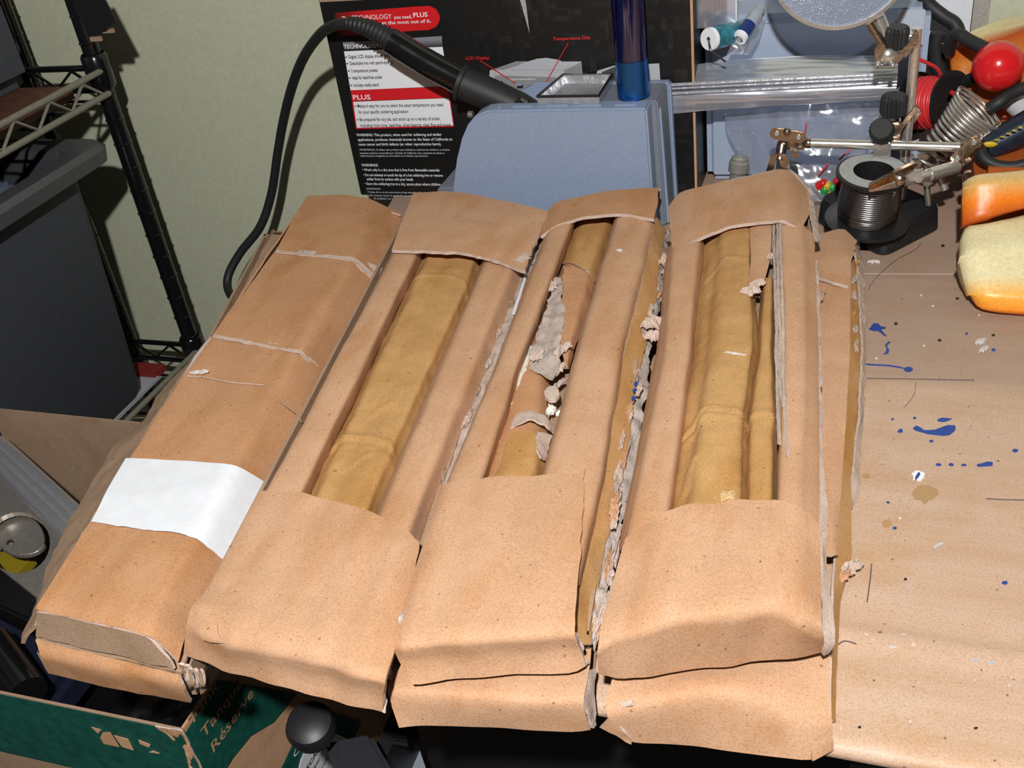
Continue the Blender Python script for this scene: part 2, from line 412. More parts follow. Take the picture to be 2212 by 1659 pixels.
def text(s, name, m, parent, org, ux, uy, width, height, nrm_off=0.0003, bold=0.0, both=True):
    """flat lettering: baseline-left at org, running along ux, up uy, fitted to width x cap height"""
    cu = bpy.data.curves.new('t', 'FONT'); cu.body = s; cu.size = 1; cu.offset = bold; cu.resolution_u = 2
    to = bpy.data.objects.new('t', cu); COL.objects.link(to)
    dg = bpy.context.evaluated_depsgraph_get(); me = bpy.data.meshes.new_from_object(to.evaluated_get(dg))
    v = np.array([tuple(q.co) for q in me.vertices]); f = [tuple(p.vertices) for p in me.polygons]
    bpy.data.objects.remove(to); bpy.data.curves.remove(cu); bpy.data.meshes.remove(me)
    x0, x1 = v[:, 0].min(), v[:, 0].max(); cap = .73
    nn = _n(np.cross(ux, uy))
    W = np.array(org)+nn*nrm_off+np.outer((v[:, 0]-x0)/(x1-x0)*width, ux)+np.outer(v[:, 1]/cap*height, uy)
    return link(name, W, f, m, parent)
# ================================================================== the setting
def quad_slab(name, lo, hi, m, parent=None): return MB().box(lo, hi).build(name, m, parent)
WY = .705
wb = quad_slab('wall_back', (-1.3, WY, -.75), (.9, WY+.05, .9), WALL)
tag(wb, 'cream painted wall behind the workbench', 'wall', kind='structure')
FLM = gritty('dark_floor', (.05, .045, .04), .7, .2, 120)
tag(quad_slab('floor', (-1.3, -.6, -.78), (.9, WY+.05, -.75), FLM), 'dark floor below the workbench', 'floor', kind='structure')
# ---- workbench
desk = thing('workbench', 'workbench covered with stained brown board, flecked with blue paint', 'table', (.1, .45, -.75))
FY = .2142; XR = .62
lb, lf = P(800, 440, 0), P(300, 1385, 0); lf[1] = FY
def dprof(u, v):
    y = .69+(FY-.69)*v; d = 0
    d += .0016*math.exp(-((y-.2772)/.0030)**2)          # raised fold across the board
    d -= .0006*math.exp(-((y-.2700)/.0016)**2)
    d += .0005*math.exp(-((y-.5235)/.0012)**2)
    return d
rowsd = []
for y in (.69, FY+.006):
    t = (y-.69)/(FY-.69); xl = lb[0]+(lf[0]-lb[0])*t if y < lb[1] else lb[0]
    rowsd.append([(xl, y, 0), (XR, y, 0)])
rowsd[1][0] = (lf[0], FY+.006, 0)
rowsd += [[(lf[0], FY+.0022, -.0008), (XR, FY+.0022, -.0008)], [(lf[0], FY, -.003), (XR, FY, -.003)], [(lf[0], FY+.0008, -.0055), (XR, FY+.0008, -.0055)]]
sheet('bench_cover', rowsd, DESK, desk, thick=.0012, res=.004, amp=.0003, freq=18, world=True, profile=dprof, rag={'r': 0}, soft=1, seed=4)
MB().prism([(lb[0]+.004, .688, -.0035), (lf[0]+.004, FY+.022, -.0035), (XR-.002, FY+.022, -.0035), (XR-.002, .688, -.0035)], (0, 0, -.018)).build('board', BLK, desk)  # black board, its colour carries the shade below the cover's lip
MB().box((-.20, .292, -.42), (XR-.01, .300, -.0215)).build('shade_panel', BLK, desk)  # added black panel, stands in for the darkness under the bench
for (x, y) in ((.58, .28), (.58, .66), (-.14, .66), (-.02, .45)):
    MB().box((x-.02, y-.02, -.75), (x+.02, y+.02, -.0215)).build('leg', TUBM, desk)
# blue paint flecks, pencil lines, pale chips stuck to the board
def blob(name, poly, m, parent, z=.0004, h=.0005, res=None):
    pts = [P(px, py, z) for px, py in poly]
    return MB().prism([p-np.array([0, 0, h*.9]) for p in pts], (0, 0, h)).build(name, m, parent)
def outline(cx, cy, rx, ry, n=14, seed=0, rot=0.):
    r = random.Random(seed); o = []
    for k in range(n):
        q = 2*math.pi*k/n; s = 1+r.uniform(-.22, .22); x, y = rx*s*math.cos(q), ry*s*math.sin(q)
        o.append((cx+x*math.cos(rot)-y*math.sin(rot), cy+x*math.sin(rot)+y*math.cos(rot)))
    return o
blob('paint_fleck', [(1880, 708), (1886, 699), (1896, 698), (1903, 705), (1911, 706), (1914, 708), (1902, 710), (1908, 718), (1915, 725), (1911, 724), (1898, 714), (1886, 713), (1877, 710)], BLUEP, desk)
blob('paint_fleck', [(1912, 745), (1918, 738), (1924, 738), (1919, 742), (1916, 747), (1921, 756), (1919, 762), (1908, 765), (1914, 759), (1915, 750)], BLUEP, desk)
blob('paint_fleck', [(1952, 797), (1958, 792), (1968, 793), (1972, 799), (1964, 803), (1956, 801)], BLUEP, desk)
blob('paint_fleck', [(1868, 785), (1880, 786), (1920, 788), (1945, 792), (1956, 796), (1944, 794), (1920, 790), (1876, 788)], BLUEP, desk)
blob('paint_fleck', [(1972, 924), (1980, 919), (1988, 923), (1996, 929), (2006, 929), (2020, 928), (2036, 922), (2048, 918), (2064, 919), (2064, 928), (2052, 938), (2038, 940), (2020, 938), (2004, 936), (1990, 932), (1978, 929)], BLUEP, desk)
blob('paint_fleck', [(2025, 906), (2035, 902), (2056, 904), (2040, 910), (2028, 909)], BLUEP, desk)
blob('paint_fleck', [(2110, 1003), (2120, 1001), (2132, 997), (2145, 998), (2144, 1005), (2132, 1006), (2112, 1007)], BLUEP, desk)
for k, (x, y, a, b) in enumerate(((2027, 1003, 6, 2.5), (2055, 1003, 6, 2.5), (2082, 1004, 5, 2), (1945, 930, 6, 4), (2193, 973, 7, 3), (2012, 952, 4, 2), (1918, 1085, 4, 2), (1933, 1140, 5, 3), (2146, 755, 5, 3), (1928, 905, 3, 2), (1976, 902, 3, 2), (2088, 720, 3, 2), (2170, 1258, 7, 3))):
    blob('paint_fleck', outline(x, y, a, b, 9, k), BLUEP, desk)
PALEB = mat('pale_blue_paint', (.36, .42, .5), .5)
for k, (x, y, a, b) in enumerate(((2077, 1416, 6, 3), (2112, 1424, 13, 5), (2143, 1431, 9, 3))): blob('paint_fleck', outline(x, y, a, b, 9, k+40), PALEB, desk)
wdot = blob('white_paint_dot', outline(1984, 1027, 13, 10, 18, 3), WHITEP, desk, h=.0009, z=.0008)
blob('blue_drop', [(1982, 1022), (1986, 1019), (1988, 1024), (1984, 1030), (1977, 1036), (1977, 1030)], BLUEP, wdot, z=.0014, h=.0006)
blob('paper_chip', [(1912, 1374), (1955, 1369), (1960, 1398), (1923, 1400), (1914, 1388)], GLUE, desk, z=.0008, h=.0008)
blob('paper_chip', [(2016, 1180), (2036, 1170), (2038, 1174), (2018, 1187)], GLUE, desk, z=.0008, h=.0008)
scrap('paper_chip', P(2118, 738, .0004), .0035, .0016, GLUE, desk, rot=.8, h=.001, seed=2)
scrap('paper_chip', P(2125, 755, .0004), .003, .0012, GLUE, desk, rot=1.0, h=.001, seed=3)
scrap('paper_chip', P(1888, 566, .0004), .0028, .0014, GLUE, desk, rot=.1, h=.001, seed=5)
for k, (x, y) in enumerate(((2015, 660), (1990, 637), (1893, 773), (1996, 746), (2115, 680), (1945, 1118), (1966, 1558), (2180, 1480))): blob('paper_chip', outline(x, y, 2.4, 1.1, 7, k), WHITE, desk, z=.0006)
for k, (x, y) in enumerate(((2068, 644), (2030, 734), (2146, 723), (1935, 698), (1956, 1250), (1857, 1570), (2108, 1572), (2037, 530))): blob('dark_speck', outline(x, y, 4, 1.8, 8, k+9), BLK, desk, z=.0006)
STAIN = mat('amber_stain', (.40, .245, .115), .5)
for k, (x, y, a, b) in enumerate(((1998, 1065, 26, 20), (1915, 1130, 12, 8), (1872, 1028, 9, 6))): blob('stain', outline(x, y, a, b, 16, k+70), STAIN, desk, z=.0003, h=.0003)
PENC = mat('pencil', (.12, .09, .08), .7)
MB().tube([P(x, y, .0004) for x, y in ((1872, 817), (1950, 818), (2040, 820), (2105, 821))], .00022, 6).build('crack', PENC, desk)
MB().tube([P(x, y, .0004) for x, y in ((1979, 825), (1976, 850), (1966, 866), (1953, 880))], .00012, 5).build('hair', PENC, desk)
MB().tube([P(x, y, .0004) for x, y in ((2130, 1077), (2170, 1079), (2212, 1080))], .00022, 6).build('crack', PENC, desk)
MB().tube([P(x, y, .0004) for x, y in ((1883, 1218), (1880, 1250), (1873, 1300))], .00022, 6).build('crack', PENC, desk)
MB().tube(catmull([P(x, y, .0006) for x, y in ((1808, 1393), (1825, 1385), (1850, 1391))], 4), .0003, 6).build('crack', PENC, desk)
MB().tube(catmull([P(x, y, .0008) for x, y in ((1875, 625), (1895, 597), (1935, 562), (1975, 540), (1990, 525))], 5), .0001, 5).build('hair', PENC, desk)
LNE = mat('pale_scuff', (.55, .43, .36), .6)
MB().tube([P(1868, 591, .0003), P(1960, 592, .0003), P(2078, 592, .0003)], .0002, 6).build('scuff_line', LNE, desk)

# ================================================================== the cardboard boxes
GRP = 'long flat cardboard boxes stacked on the bench'
def root(name, label, corners, z, cat='box', group=GRP):
    c = np.mean([P(x, y, z) for x, y in corners], axis=0); c[2] = z
    return thing(name, label, cat, c, group)
def tray(r, corners, z0, z1, inset=0.0, m=None):
    """flat bottom board with low side walls"""
    q = [P(x, y, z0) for x, y in corners]; b = MB()
    b.prism(q, (0, 0, .0018))
    for i in range(4):
        a, c = q[i], q[(i+1) % 4]; n = _n(np.cross(c-a, [0, 0, 1.]))*.0016
        cen = np.mean(q, axis=0)
        if np.dot(n, cen-a) < 0: n = -n
        b.prism([a, c, c+n, a+n], (0, 0, z1-z0))
    return b.build('tray', m or KRS, r)
# ---------- A: sealed box with white label, on top at far left
zA = .034
A = root('cardboard_box', 'sealed kraft box with a blank white paper label, top box at the far left', [(662, 425), (870, 460), (400, 1400), (80, 1330)], .0172)
tray(A, [(668, 452), (835, 478), (380, 1425), (95, 1370)], .0176, .0192)
s = dict(thick=.0011, amp=.0006, freq=30)
sheet('top_panel', [[(664, 423, zA), (740, 420, zA), (800, 430, zA-.001), (868, 462, .024)], [(642, 458, zA+.001), (740, 462, zA+.001), (790, 478, zA), (858, 505, .022)], [(597, 540, zA+.0012), (700, 550, zA+.0012), (765, 557, zA+.0006), (816, 598, .0205)]], KR2, A, rag={'f': .0009}, seed=1, **s)
sheet('top_panel', [[(604, 528, zA), (770, 545, zA), (822, 588, .0195)], [(530, 630, zA+.0005), (712, 650, zA+.0005), (765, 700, .0190)], [(461, 722, zA+.0008), (650, 757, zA+.0008), (702, 806, .0188)]], KR2, A, rag={'f': .0009}, seed=2, **s)
sheet('top_panel', [[(470, 710, zA-.0005), (658, 742, zA-.0005), (710, 793, .0182)], [(400, 808, zA-.0002), (590, 850, zA-.0002), (655, 922, .0185)], [(285, 985, zA), (505, 1010, zA), (572, 1042, .0200)], [(193, 1132, zA), (420, 1168, zA), (492, 1212, .0205)], [(105, 1268, zA), (335, 1310, zA), (418, 1318, .023)], [(84, 1300, zA-.0004), (326, 1340, zA-.0006), (400, 1370, .0225)], [(77, 1316, zA-.0022), (322, 1372, zA-.003), (386, 1428, .0195)]], KR2, A, rag={'f': .0005}, seed=3, rib=.0004, ribn=8, **s)
sheet('exposed_core', [[(600, 533, zA+.0009), (700, 545, zA+.0009), (766, 553, zA+.0004), (826, 580, .0212)], [(595, 544, zA+.0009), (698, 555, zA+.0009), (762, 563, zA+.0004), (810, 612, .0198)]], TORN, A, thick=.0006, amp=.0003, freq=200, rag={'f': .0010, 'b': .0004}, seed=9, res=.0016, soft=0)
sheet('exposed_core', [[(464, 718, zA+.0004), (560, 736, zA+.0004), (652, 751, zA+.0004), (706, 798, .0190)], [(459, 727, zA+.0004), (557, 746, zA+.0004), (648, 762, zA+.0004), (698, 812, .0182)]], TORN, A, thick=.0006, amp=.0003, freq=200, rag={'f': .0006, 'b': .0004}, seed=10, res=.0016, soft=0)
sheet('paper_label', [[(272, 990, zA+.0012), (385, 994, zA+.0012), (512, 1004, zA+.0012), (576, 1042, .0225)], [(235, 1052, zA+.0013), (345, 1062, zA+.0013), (468, 1078, zA+.0013), (540, 1116, .0225)], [(197, 1127, zA+.0012), (310, 1142, zA+.0012), (424, 1161, zA+.0012), (489, 1212, .0225)]], WHITE, A, thick=.0003, amp=.0004, freq=60, rag={'f': .0008}, seed=5, edge=WHITE, soft=2)
sheet('side_panel', [[(664, 423, zA-.001), (668, 452, .0178)], [(461, 722, zA-.001), (466, 760, .0178)], [(80, 1316, zA-.002), (92, 1372, .0178)]], KR2, A, thick=.001, seed=6, edge=KR2)
sheet('end_flap', [[(80, 1322, zA-.0032), (200, 1346, zA-.0032), (318, 1374, zA-.0035), (368, 1428, .0215)], [(78, 1374, .0185), (170, 1398, .0185), (280, 1422, .0185), (376, 1447, .0182)]], KRS, A, thick=.0012, amp=.0006, freq=60, rag={'f': .0008}, seed=7)
sheet('back_flap', [[(664, 425, zA-.001), (740, 422, zA-.001), (866, 464, .026)], [(668, 452, .018), (745, 455, .018), (850, 480, .018)]], KR2, A, thick=.001, seed=8)
scrap('glue_spot', P(432, 803, zA+.0008), .0042, .0016, GLUE, A, rot=.3, h=.0006, seed=3)
MB().tube([P(x, y, zA+.0004) for x, y in ((405, 812), (440, 815), (500, 826), (570, 832))], .00028, 5).build('surface_tear', TORN, A)
MB().tube([P(596, 862, zA-.001), P(622, 880, .0300), P(640, 893, .0275), P(652, 912, .024)], .0003, 5).build('surface_tear', KRS, A)
sheet('white_edge', [[(455, 728, zA-.0008), (461, 730, zA-.0004)], [(420, 770, zA-.003), (436, 778, zA-.002)], [(396, 812, zA-.003), (408, 812, zA-.0015)]], GLUE, A, thick=.0004, amp=.0001, rag={'l': .0005})
# ---------- A': lower box at the far left
A2 = root('cardboard_box', 'crushed kraft box with torn left side, under the box with the white label', [(575, 510), (800, 560), (420, 1500), (60, 1400)], 0)
tray(A2, [(580, 540), (800, 560), (425, 1500), (104, 1455)], .0004, .0118)
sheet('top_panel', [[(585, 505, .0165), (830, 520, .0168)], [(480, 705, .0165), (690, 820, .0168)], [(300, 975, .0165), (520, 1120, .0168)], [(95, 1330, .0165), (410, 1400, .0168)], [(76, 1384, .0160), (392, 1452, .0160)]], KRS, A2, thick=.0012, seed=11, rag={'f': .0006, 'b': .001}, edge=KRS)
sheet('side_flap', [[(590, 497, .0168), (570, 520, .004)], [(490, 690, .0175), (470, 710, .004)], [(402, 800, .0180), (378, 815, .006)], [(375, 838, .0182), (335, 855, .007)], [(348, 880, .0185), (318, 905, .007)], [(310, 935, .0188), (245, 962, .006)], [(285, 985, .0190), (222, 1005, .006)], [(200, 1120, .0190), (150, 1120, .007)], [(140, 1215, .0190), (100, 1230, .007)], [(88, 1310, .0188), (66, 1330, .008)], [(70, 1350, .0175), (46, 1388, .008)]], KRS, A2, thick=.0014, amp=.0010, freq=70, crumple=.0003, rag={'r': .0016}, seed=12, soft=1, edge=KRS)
sheet('front_panel', [[(76, 1382, .0162), (180, 1408, .0162), (300, 1436, .0162), (384, 1454, .0162)], [(86, 1416, .0140), (190, 1436, .0142), (300, 1462, .0140), (392, 1482, .0135)], [(103, 1456, .0006), (200, 1476, .0006), (300, 1498, .0006), (412, 1518, .0006)]], KR2, A2, thick=.0014, amp=.0007, freq=50, seed=13, rag={'b': .0005})
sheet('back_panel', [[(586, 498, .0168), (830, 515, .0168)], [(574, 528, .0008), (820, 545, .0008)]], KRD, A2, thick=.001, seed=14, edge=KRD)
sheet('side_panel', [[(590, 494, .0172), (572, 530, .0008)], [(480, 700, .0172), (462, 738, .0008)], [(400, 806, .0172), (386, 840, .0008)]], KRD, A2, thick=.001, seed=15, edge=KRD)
for k in range(5):
    x = 388+k*11; y = 1442+k*3
    sheet('crumpled_layer', [[(x, y-8, .0190-.0005*k), (x+9, y-4, .0190-.0005*k)], [(x+2, y+20, .012), (x+13, y+22, .012)], [(x-2, y+50-3*k, .003), (x+10, y+48-5*k, .004)]], TORN if k % 2 else KRS, A2, thick=.0009, amp=.001, freq=160, crumple=.0008, rag={'f': .001, 'r': .001}, seed=20+k, res=.0015)
# ---------- B: second from left
zB = .0342
B = root('cardboard_box', 'open kraft box second from left, holding a smooth whole amber bundle', [(885, 425), (1180, 455), (830, 1500), (410, 1410)], .0165)
tray(B, [(893, 455), (1150, 480), (842, 1460), (428, 1360)], .0172, .0240)
sheet('side_flange', [[(862, 520, .0245), (855, 535, zB-.001), (905, 535, zB-.001), (920, 545, .0225)], [(590, 1060, .0245), (578, 1045, zB-.001), (654, 1055, zB-.001), (672, 1068, .0225)], [(565, 1100, .0245), (552, 1090, zB-.001), (638, 1100, zB-.001), (655, 1105, .0225)]], KR, B, thick=.0012, amp=.0007, freq=24, seed=31, soft=1, rib=.0007, ribn=6)
sheet('side_flange', [[(1046, 556, .0225), (1052, 552, zB-.001), (1108, 572, zB-.001), (1133, 590, .0235)], [(816, 1108, .0225), (822, 1102, zB-.001), (884, 1138, zB-.001), (915, 1166, .0225)], [(795, 1160, .0225), (800, 1155, zB-.001), (870, 1190, zB-.001), (900, 1215, .0225)]], KR, B, thick=.0012, amp=.0007, freq=24, seed=32, soft=1, rib=.0007, ribn=6)
sheet('back_flap', [[(893, 418, zB+.0005), (960, 414, zB+.001), (1010, 417, zB+.001), (1100, 436, zB+.0015), (1182, 456, zB)], [(868, 478, zB+.002), (950, 478, zB+.0026), (1070, 492, zB+.0026), (1160, 520, zB+.001)], [(846, 540, zB+.002), (900, 541, zB+.0022), (1000, 546, zB+.0024), (1060, 558, zB+.002), (1130, 586, zB+.001)]], KR, B, thick=.0018, amp=.0005, freq=30, rag={'f': .0012, 'r': .0016}, seed=33)
sheet('back_panel', [[(893, 419, zB), (1010, 418, zB+.0005), (1182, 457, zB-.0005)], [(893, 447, .0178), (1010, 450, .0178), (1165, 480, .0178)]], KR, B, thick=.0014, seed=34)
scrap('surface_tear', P(1128, 558, zB+.0012), .0035, .0052, TORN, B, rot=-.3, h=.0005, seed=8, thick=.0003)
slB = sheet('front_sleeve', [
    [(563, 1062, zB-.002), (605, 1061, zB), (655, 1065, zB+.0008), (700, 1077, zB+.0008), (770, 1094, zB+.0008), (815, 1112, zB+.0006), (880, 1146, zB), (908, 1172, zB-.003)],
    [(520, 1140, zB-.002), (620, 1160, zB+.0006), (760, 1190, zB+.0012), (850, 1220, zB+.0008), (896, 1240, zB-.003)],
    [(452, 1270, zB-.002), (560, 1290, zB+.0006), (700, 1330, zB+.0012), (800, 1360, zB+.0008), (866, 1370, zB-.002)],
    [(416, 1311, zB-.001), (480, 1322, zB+.0004), (580, 1344, zB+.0008), (680, 1375, zB+.0008), (770, 1408, zB+.0004), (850, 1412, zB-.002)],
    [(406, 1346, zB-.003), (497, 1389, zB-.0016), (575, 1402, zB-.0012), (664, 1418, zB-.001), (714, 1434, zB-.001), (803, 1463, zB-.001), (830, 1470, zB-.0016)],
    [(400, 1380, .0235), (492, 1418, .0235), (582, 1438, .0235), (690, 1462, .0235), (815, 1500, .0235), (828, 1505, .0235)],
    [(397, 1412, .0165), (487, 1447, .0165), (588, 1475, .0165), (714, 1510, .0165), (790, 1529, .0165), (825, 1537, .0165)]],
    KR, B, thick=.0016, amp=.0007, freq=26, seed=35, flute=.00022, flutef=62, soft=0, rib=.0004, ribn=11, rag={'r': .0005})
sheet('corner_fold', [[(412, 1315, zB-.0010), (440, 1335, zB-.0002), (470, 1350, zB)], [(404, 1345, zB-.003), (425, 1368, zB-.002), (470, 1378, zB-.0006)], [(402, 1362, zB-.005), (440, 1384, zB-.004), (496, 1393, zB-.001)]], KR, slB, thick=.0008, amp=.0006, freq=80, seed=36, rag={'l': .0008, 'f': .0005})
sheet('torn_edge', [[(838, 1450, .0300), (826, 1458, .0285)], [(834, 1490, .0230), (826, 1500, .0230)], [(829, 1538, .0165), (822, 1537, .0165)]], TORN, B, thick=.001, amp=.001, freq=200, crumple=.001, res=.0012, rag={'l': .0012, 'f': .001}, seed=37)
bun = sheet('paper_bundle', [[(914, 530, .0195), (938, 528, .0285), (1030, 540, .0285), (1046, 550, .0200)], [(880, 615, .0195), (902, 606, .0285), (1000, 628, .0285), (1018, 640, .0200)], [(700, 985, .0195), (735, 970, .0280), (835, 990, .0282), (862, 1002, .0205)], [(655, 1075, .0195), (696, 1060, .0285), (795, 1090, .0285), (814, 1108, .0200)], [(628, 1130, .0195), (668, 1115, .0285), (772, 1142, .0285), (792, 1160, .0200)]], AM, None, thick=.0016, amp=.0009, freq=38, crumple=.00015, seed=38, soft=2, res=.0017, rib=.0007, ribn=7, ridges=[([(888, 606), (930, 598), (975, 600), (1000, 612), (1010, 628)], .0009, .0010), ([(712, 958), (735, 945), (770, 945), (800, 948), (835, 958), (846, 968)], .0011, .0011), ([(716, 966), (760, 952), (800, 957), (838, 968)], -.0006, .0010), ([(800, 905), (818, 886), (850, 872)], .0008, .0009), ([(745, 1015), (800, 985), (840, 990)], .0006, .0010)])
tag(bun, 'amber paper wrapped bundle lying smooth and whole inside the second box', 'bundle', 'paper bundles inside the open boxes')
CREASE = paper('paper_crease', (.58, .41, .22), (.5, .34, .17), (.45, .3, .12))
# ---------- C: third from left
zC = .0368
C = root('cardboard_box', 'open kraft box in the middle whose inner roll is ripped apart', [(1180, 460), (1425, 410), (1260, 1440), (870, 1450)], .0160)
tray(C, [(1195, 470), (1418, 440), (1275, 1400), (885, 1420)], .0165, .0230)
sheet('back_flap', [[(1180, 458, zC-.003), (1198, 436, zC), (1220, 430, zC+.0006), (1320, 412, zC+.001), (1424, 405, zC+.001)], [(1172, 480, zC-.003), (1205, 455, zC+.001), (1300, 440, zC+.0016), (1420, 432, zC+.0014)], [(1167, 512, zC-.005), (1197, 487, zC+.0002), (1250, 470, zC+.0014), (1300, 463, zC+.0016), (1352, 459, zC+.0016), (1413, 472, zC+.001)]], KR2, C, thick=.0018, amp=.0006, freq=30, rag={'f': .0008, 'r': .0008}, seed=41)
sheet('back_panel', [[(1184, 455, zC-.003), (1215, 432, zC-.0004), (1320, 414, zC), (1426, 408, zC)], [(1190, 478, .0170), (1230, 470, .0170), (1330, 455, .0170), (1424, 440, .0170)]], KR2, C, thick=.0014, seed=42)
sheet('side_flange', [[(1185, 478, .0240), (1192, 478, zC-.001), (1236, 470, zC-.001), (1246, 480, .0230)], [(1065, 800, .0235), (1070, 795, zC-.001), (1112, 800, zC-.001), (1126, 808, .0225)], [(962, 1050, .0230), (968, 1042, zC-.001), (1042, 1022, zC-.001), (1056, 1035, .0220)], [(940, 1100, .0230), (946, 1090, zC-.001), (1020, 1075, zC-.001), (1034, 1085, .0220)]], KR, C, thick=.0012, amp=.0007, freq=30, seed=43, soft=1, rib=.0007, ribn=6)
sheet('outer_flap', [[(1166, 505, .0235), (1192, 490, .0260)], [(1036, 800, .0225), (1064, 800, .0245)], [(945, 1054, .0220), (968, 1046, .0245)], [(930, 1110, .0220), (950, 1100, .0245)]], TORNG, C, thick=.0010, amp=.0008, freq=120, crumple=.0009, rag={'l': .0012}, seed=44, res=.0022)
sheet('side_flange', [[(1328, 468, .0230), (1334, 462, zC-.0008), (1376, 455, zC), (1408, 462, zC-.0008), (1428, 478, .0270)], [(1250, 740, .0225), (1256, 735, zC-.001), (1310, 735, zC), (1340, 740, zC-.001), (1352, 745, .0290)], [(1172, 1025, .0225), (1180, 1020, zC-.001), (1262, 1012, zC), (1300, 1012, zC-.001), (1312, 1015, .0290)], [(1130, 1170, .0225), (1140, 1165, zC-.001), (1215, 1160, zC-.001), (1264, 1165, zC-.0012), (1276, 1170, .0290)], [(1120, 1270, .0225), (1128, 1265, zC-.001), (1200, 1262, zC-.001), (1248, 1262, zC-.0018), (1256, 1266, .0290)]], KR, C, thick=.0012, amp=.0007, freq=24, seed=45, soft=1, rib=.0007, ribn=6)
sheet('inner_lining', [[(1416, 476, .0315), (1438, 494, .0240)], [(1380, 640, .0310), (1414, 650, .0240)], [(1334, 817, .0312), (1378, 817, .0230)], [(1300, 1000, .0312), (1350, 1000, .0225)], [(1262, 1180, .0300), (1306, 1190, .0220)], [(1247, 1290, .0290), (1288, 1290, .0210)], [(1238, 1392, .0270), (1282, 1392, .0200)]], AMS, C, thick=.0010, amp=.0006, freq=60, crumple=.0003, rag={'r': .0014}, seed=46)
sheet('torn_edge', [[(1432, 492, .0242), (1446, 500, .0205)], [(1404, 660, .0240), (1428, 660, .0190)], [(1366, 817, .0236), (1398, 817, .0185)], [(1340, 1000, .0232), (1378, 1000, .0180)], [(1294, 1190, .0228), (1330, 1190, .0180)], [(1280, 1290, .0215), (1312, 1290, .0180)], [(1272, 1392, .0210), (1296, 1388, .0175)]], TORNG, C, thick=.0010, amp=.001, freq=160, crumple=.0014, rag={'r': .0022, 'l': .0012}, seed=47, res=.0018)
rr = random.Random(5)
for k in range(30):
    t = k/29; y = 560+t*830+rr.uniform(-12, 12); x = 1428-(1428-1288)*t+rr.uniform(-10, 14)+(-8 if 700 < y < 1100 else 0)
    scrap('torn_shred', P(x, y, .0235+rr.uniform(-.002, .002)), .0007+.0008*rr.random(), .0040+.0060*rr.random(), (TORN, TORNG, TORN, KR)[k % 4], C, rot=.10+rr.uniform(-.10, .10), h=.0008, seed=100+k, tilt=rr.uniform(-.5, .5))
for k in range(9):
    t = k/8; y = 530+t*500; x = 1160-(1160-950)*t+rr.uniform(-5, 8)
    scrap('torn_shred', P(x, y, .0245), .0009+.0006*rr.random(), .004+.004*rr.random(), (TORN, TORNG, KRS)[k % 3], C, rot=.14+rr.uniform(-.12, .12), h=.0012, seed=140+k, tilt=rr.uniform(-.4, .4))
sheet('white_edge', [[(1150, 536, .0262), (1155, 536, .0266)], [(1128, 610, .0262), (1134, 610, .0266)], [(1106, 678, .0260), (1112, 678, .0264)]], WHITE, C, thick=.0004, amp=.0001, edge=WHITE, res=.003)
scrap('torn_wad', P(1408, 700, .0275), .0048, .0055, TORN, C, rot=.2, h=.0034, seed=61, thick=.0012)
scrap('torn_wad', P(1412, 728, .0250), .0035, .0040, TORN, C, rot=.6, h=.0026, seed=62, thick=.0012)
scrap('torn_wad', P(1437, 560, .0250), .0020, .0055, TORN, C, rot=-.2, h=.0020, seed=63, thick=.0012)
for k, (x, y) in enumerate(((1374, 828), (1371, 843), (1368, 860))): scrap('paint_fleck', P(x, y, .0262), .0008, .0013, BLUEP, C, h=.0006, seed=k)
scrap('glue_spot', P(1338, 540, zC+.0006), .0020, .0010, GLUE, C, h=.0005, seed=4)
sheet('front_sleeve', [
    [(952, 1052, zC-.003), (960, 1046, zC-.001), (1045, 1030, zC+.0008), (1160, 1026, zC+.001), (1220, 1021, zC+.001), (1263, 1014, zC+.0006)],
    [(915, 1170, zC-.003), (930, 1170, zC-.0005), (1040, 1150, zC+.001), (1180, 1140, zC+.0012), (1257, 1135, zC+.0006)],
    [(873, 1305, zC-.003), (895, 1300, zC-.0005), (1010, 1290, zC+.001), (1150, 1275, zC+.0012), (1247, 1270, zC+.0006)],
    [(851, 1365, zC-.003), (872, 1372, zC-.0008), (960, 1366, zC+.0006), (1075, 1360, zC+.0008), (1175, 1352, zC+.0008), (1243, 1348, zC+.0002)],
    [(847, 1392, zC-.004), (868, 1398, zC-.002), (960, 1388, zC-.0008), (1073, 1382, zC-.0006), (1174, 1374, zC-.0006), (1236, 1368, zC-.0008), (1242, 1372, zC-.0012)],
    [(862, 1425, .0270), (880, 1432, .0268), (962, 1425, .0268), (1073, 1420, .0268), (1190, 1412, .0268), (1250, 1406, .0266), (1256, 1408, .0264)],
    [(890, 1478, .0200), (900, 1480, .0196), (962, 1469, .0196), (1073, 1461, .0196), (1150, 1457, .0196), (1240, 1454, .0196), (1262, 1440, .0205)]],
    KR, C, thick=.0016, amp=.0006, freq=26, seed=48, flute=.0002, flutef=52, soft=0, rib=.0005, ribn=9, rag={'r': .0007})
sheet('torn_edge', [[(1240, 1372, zC-.002), (1248, 1368, zC-.003)], [(1252, 1404, .0255), (1262, 1404, .0250)], [(1262, 1440, .0180), (1272, 1432, .0180)]], TORN, C, thick=.001, amp=.0008, freq=200, crumple=.0008, res=.0012, rag={'r': .001}, seed=49)
scrap('glue_spot', P(866, 1335, zC-.0022), .0006, .0024, GLUE, C, rot=.2, h=.0008, seed=6)
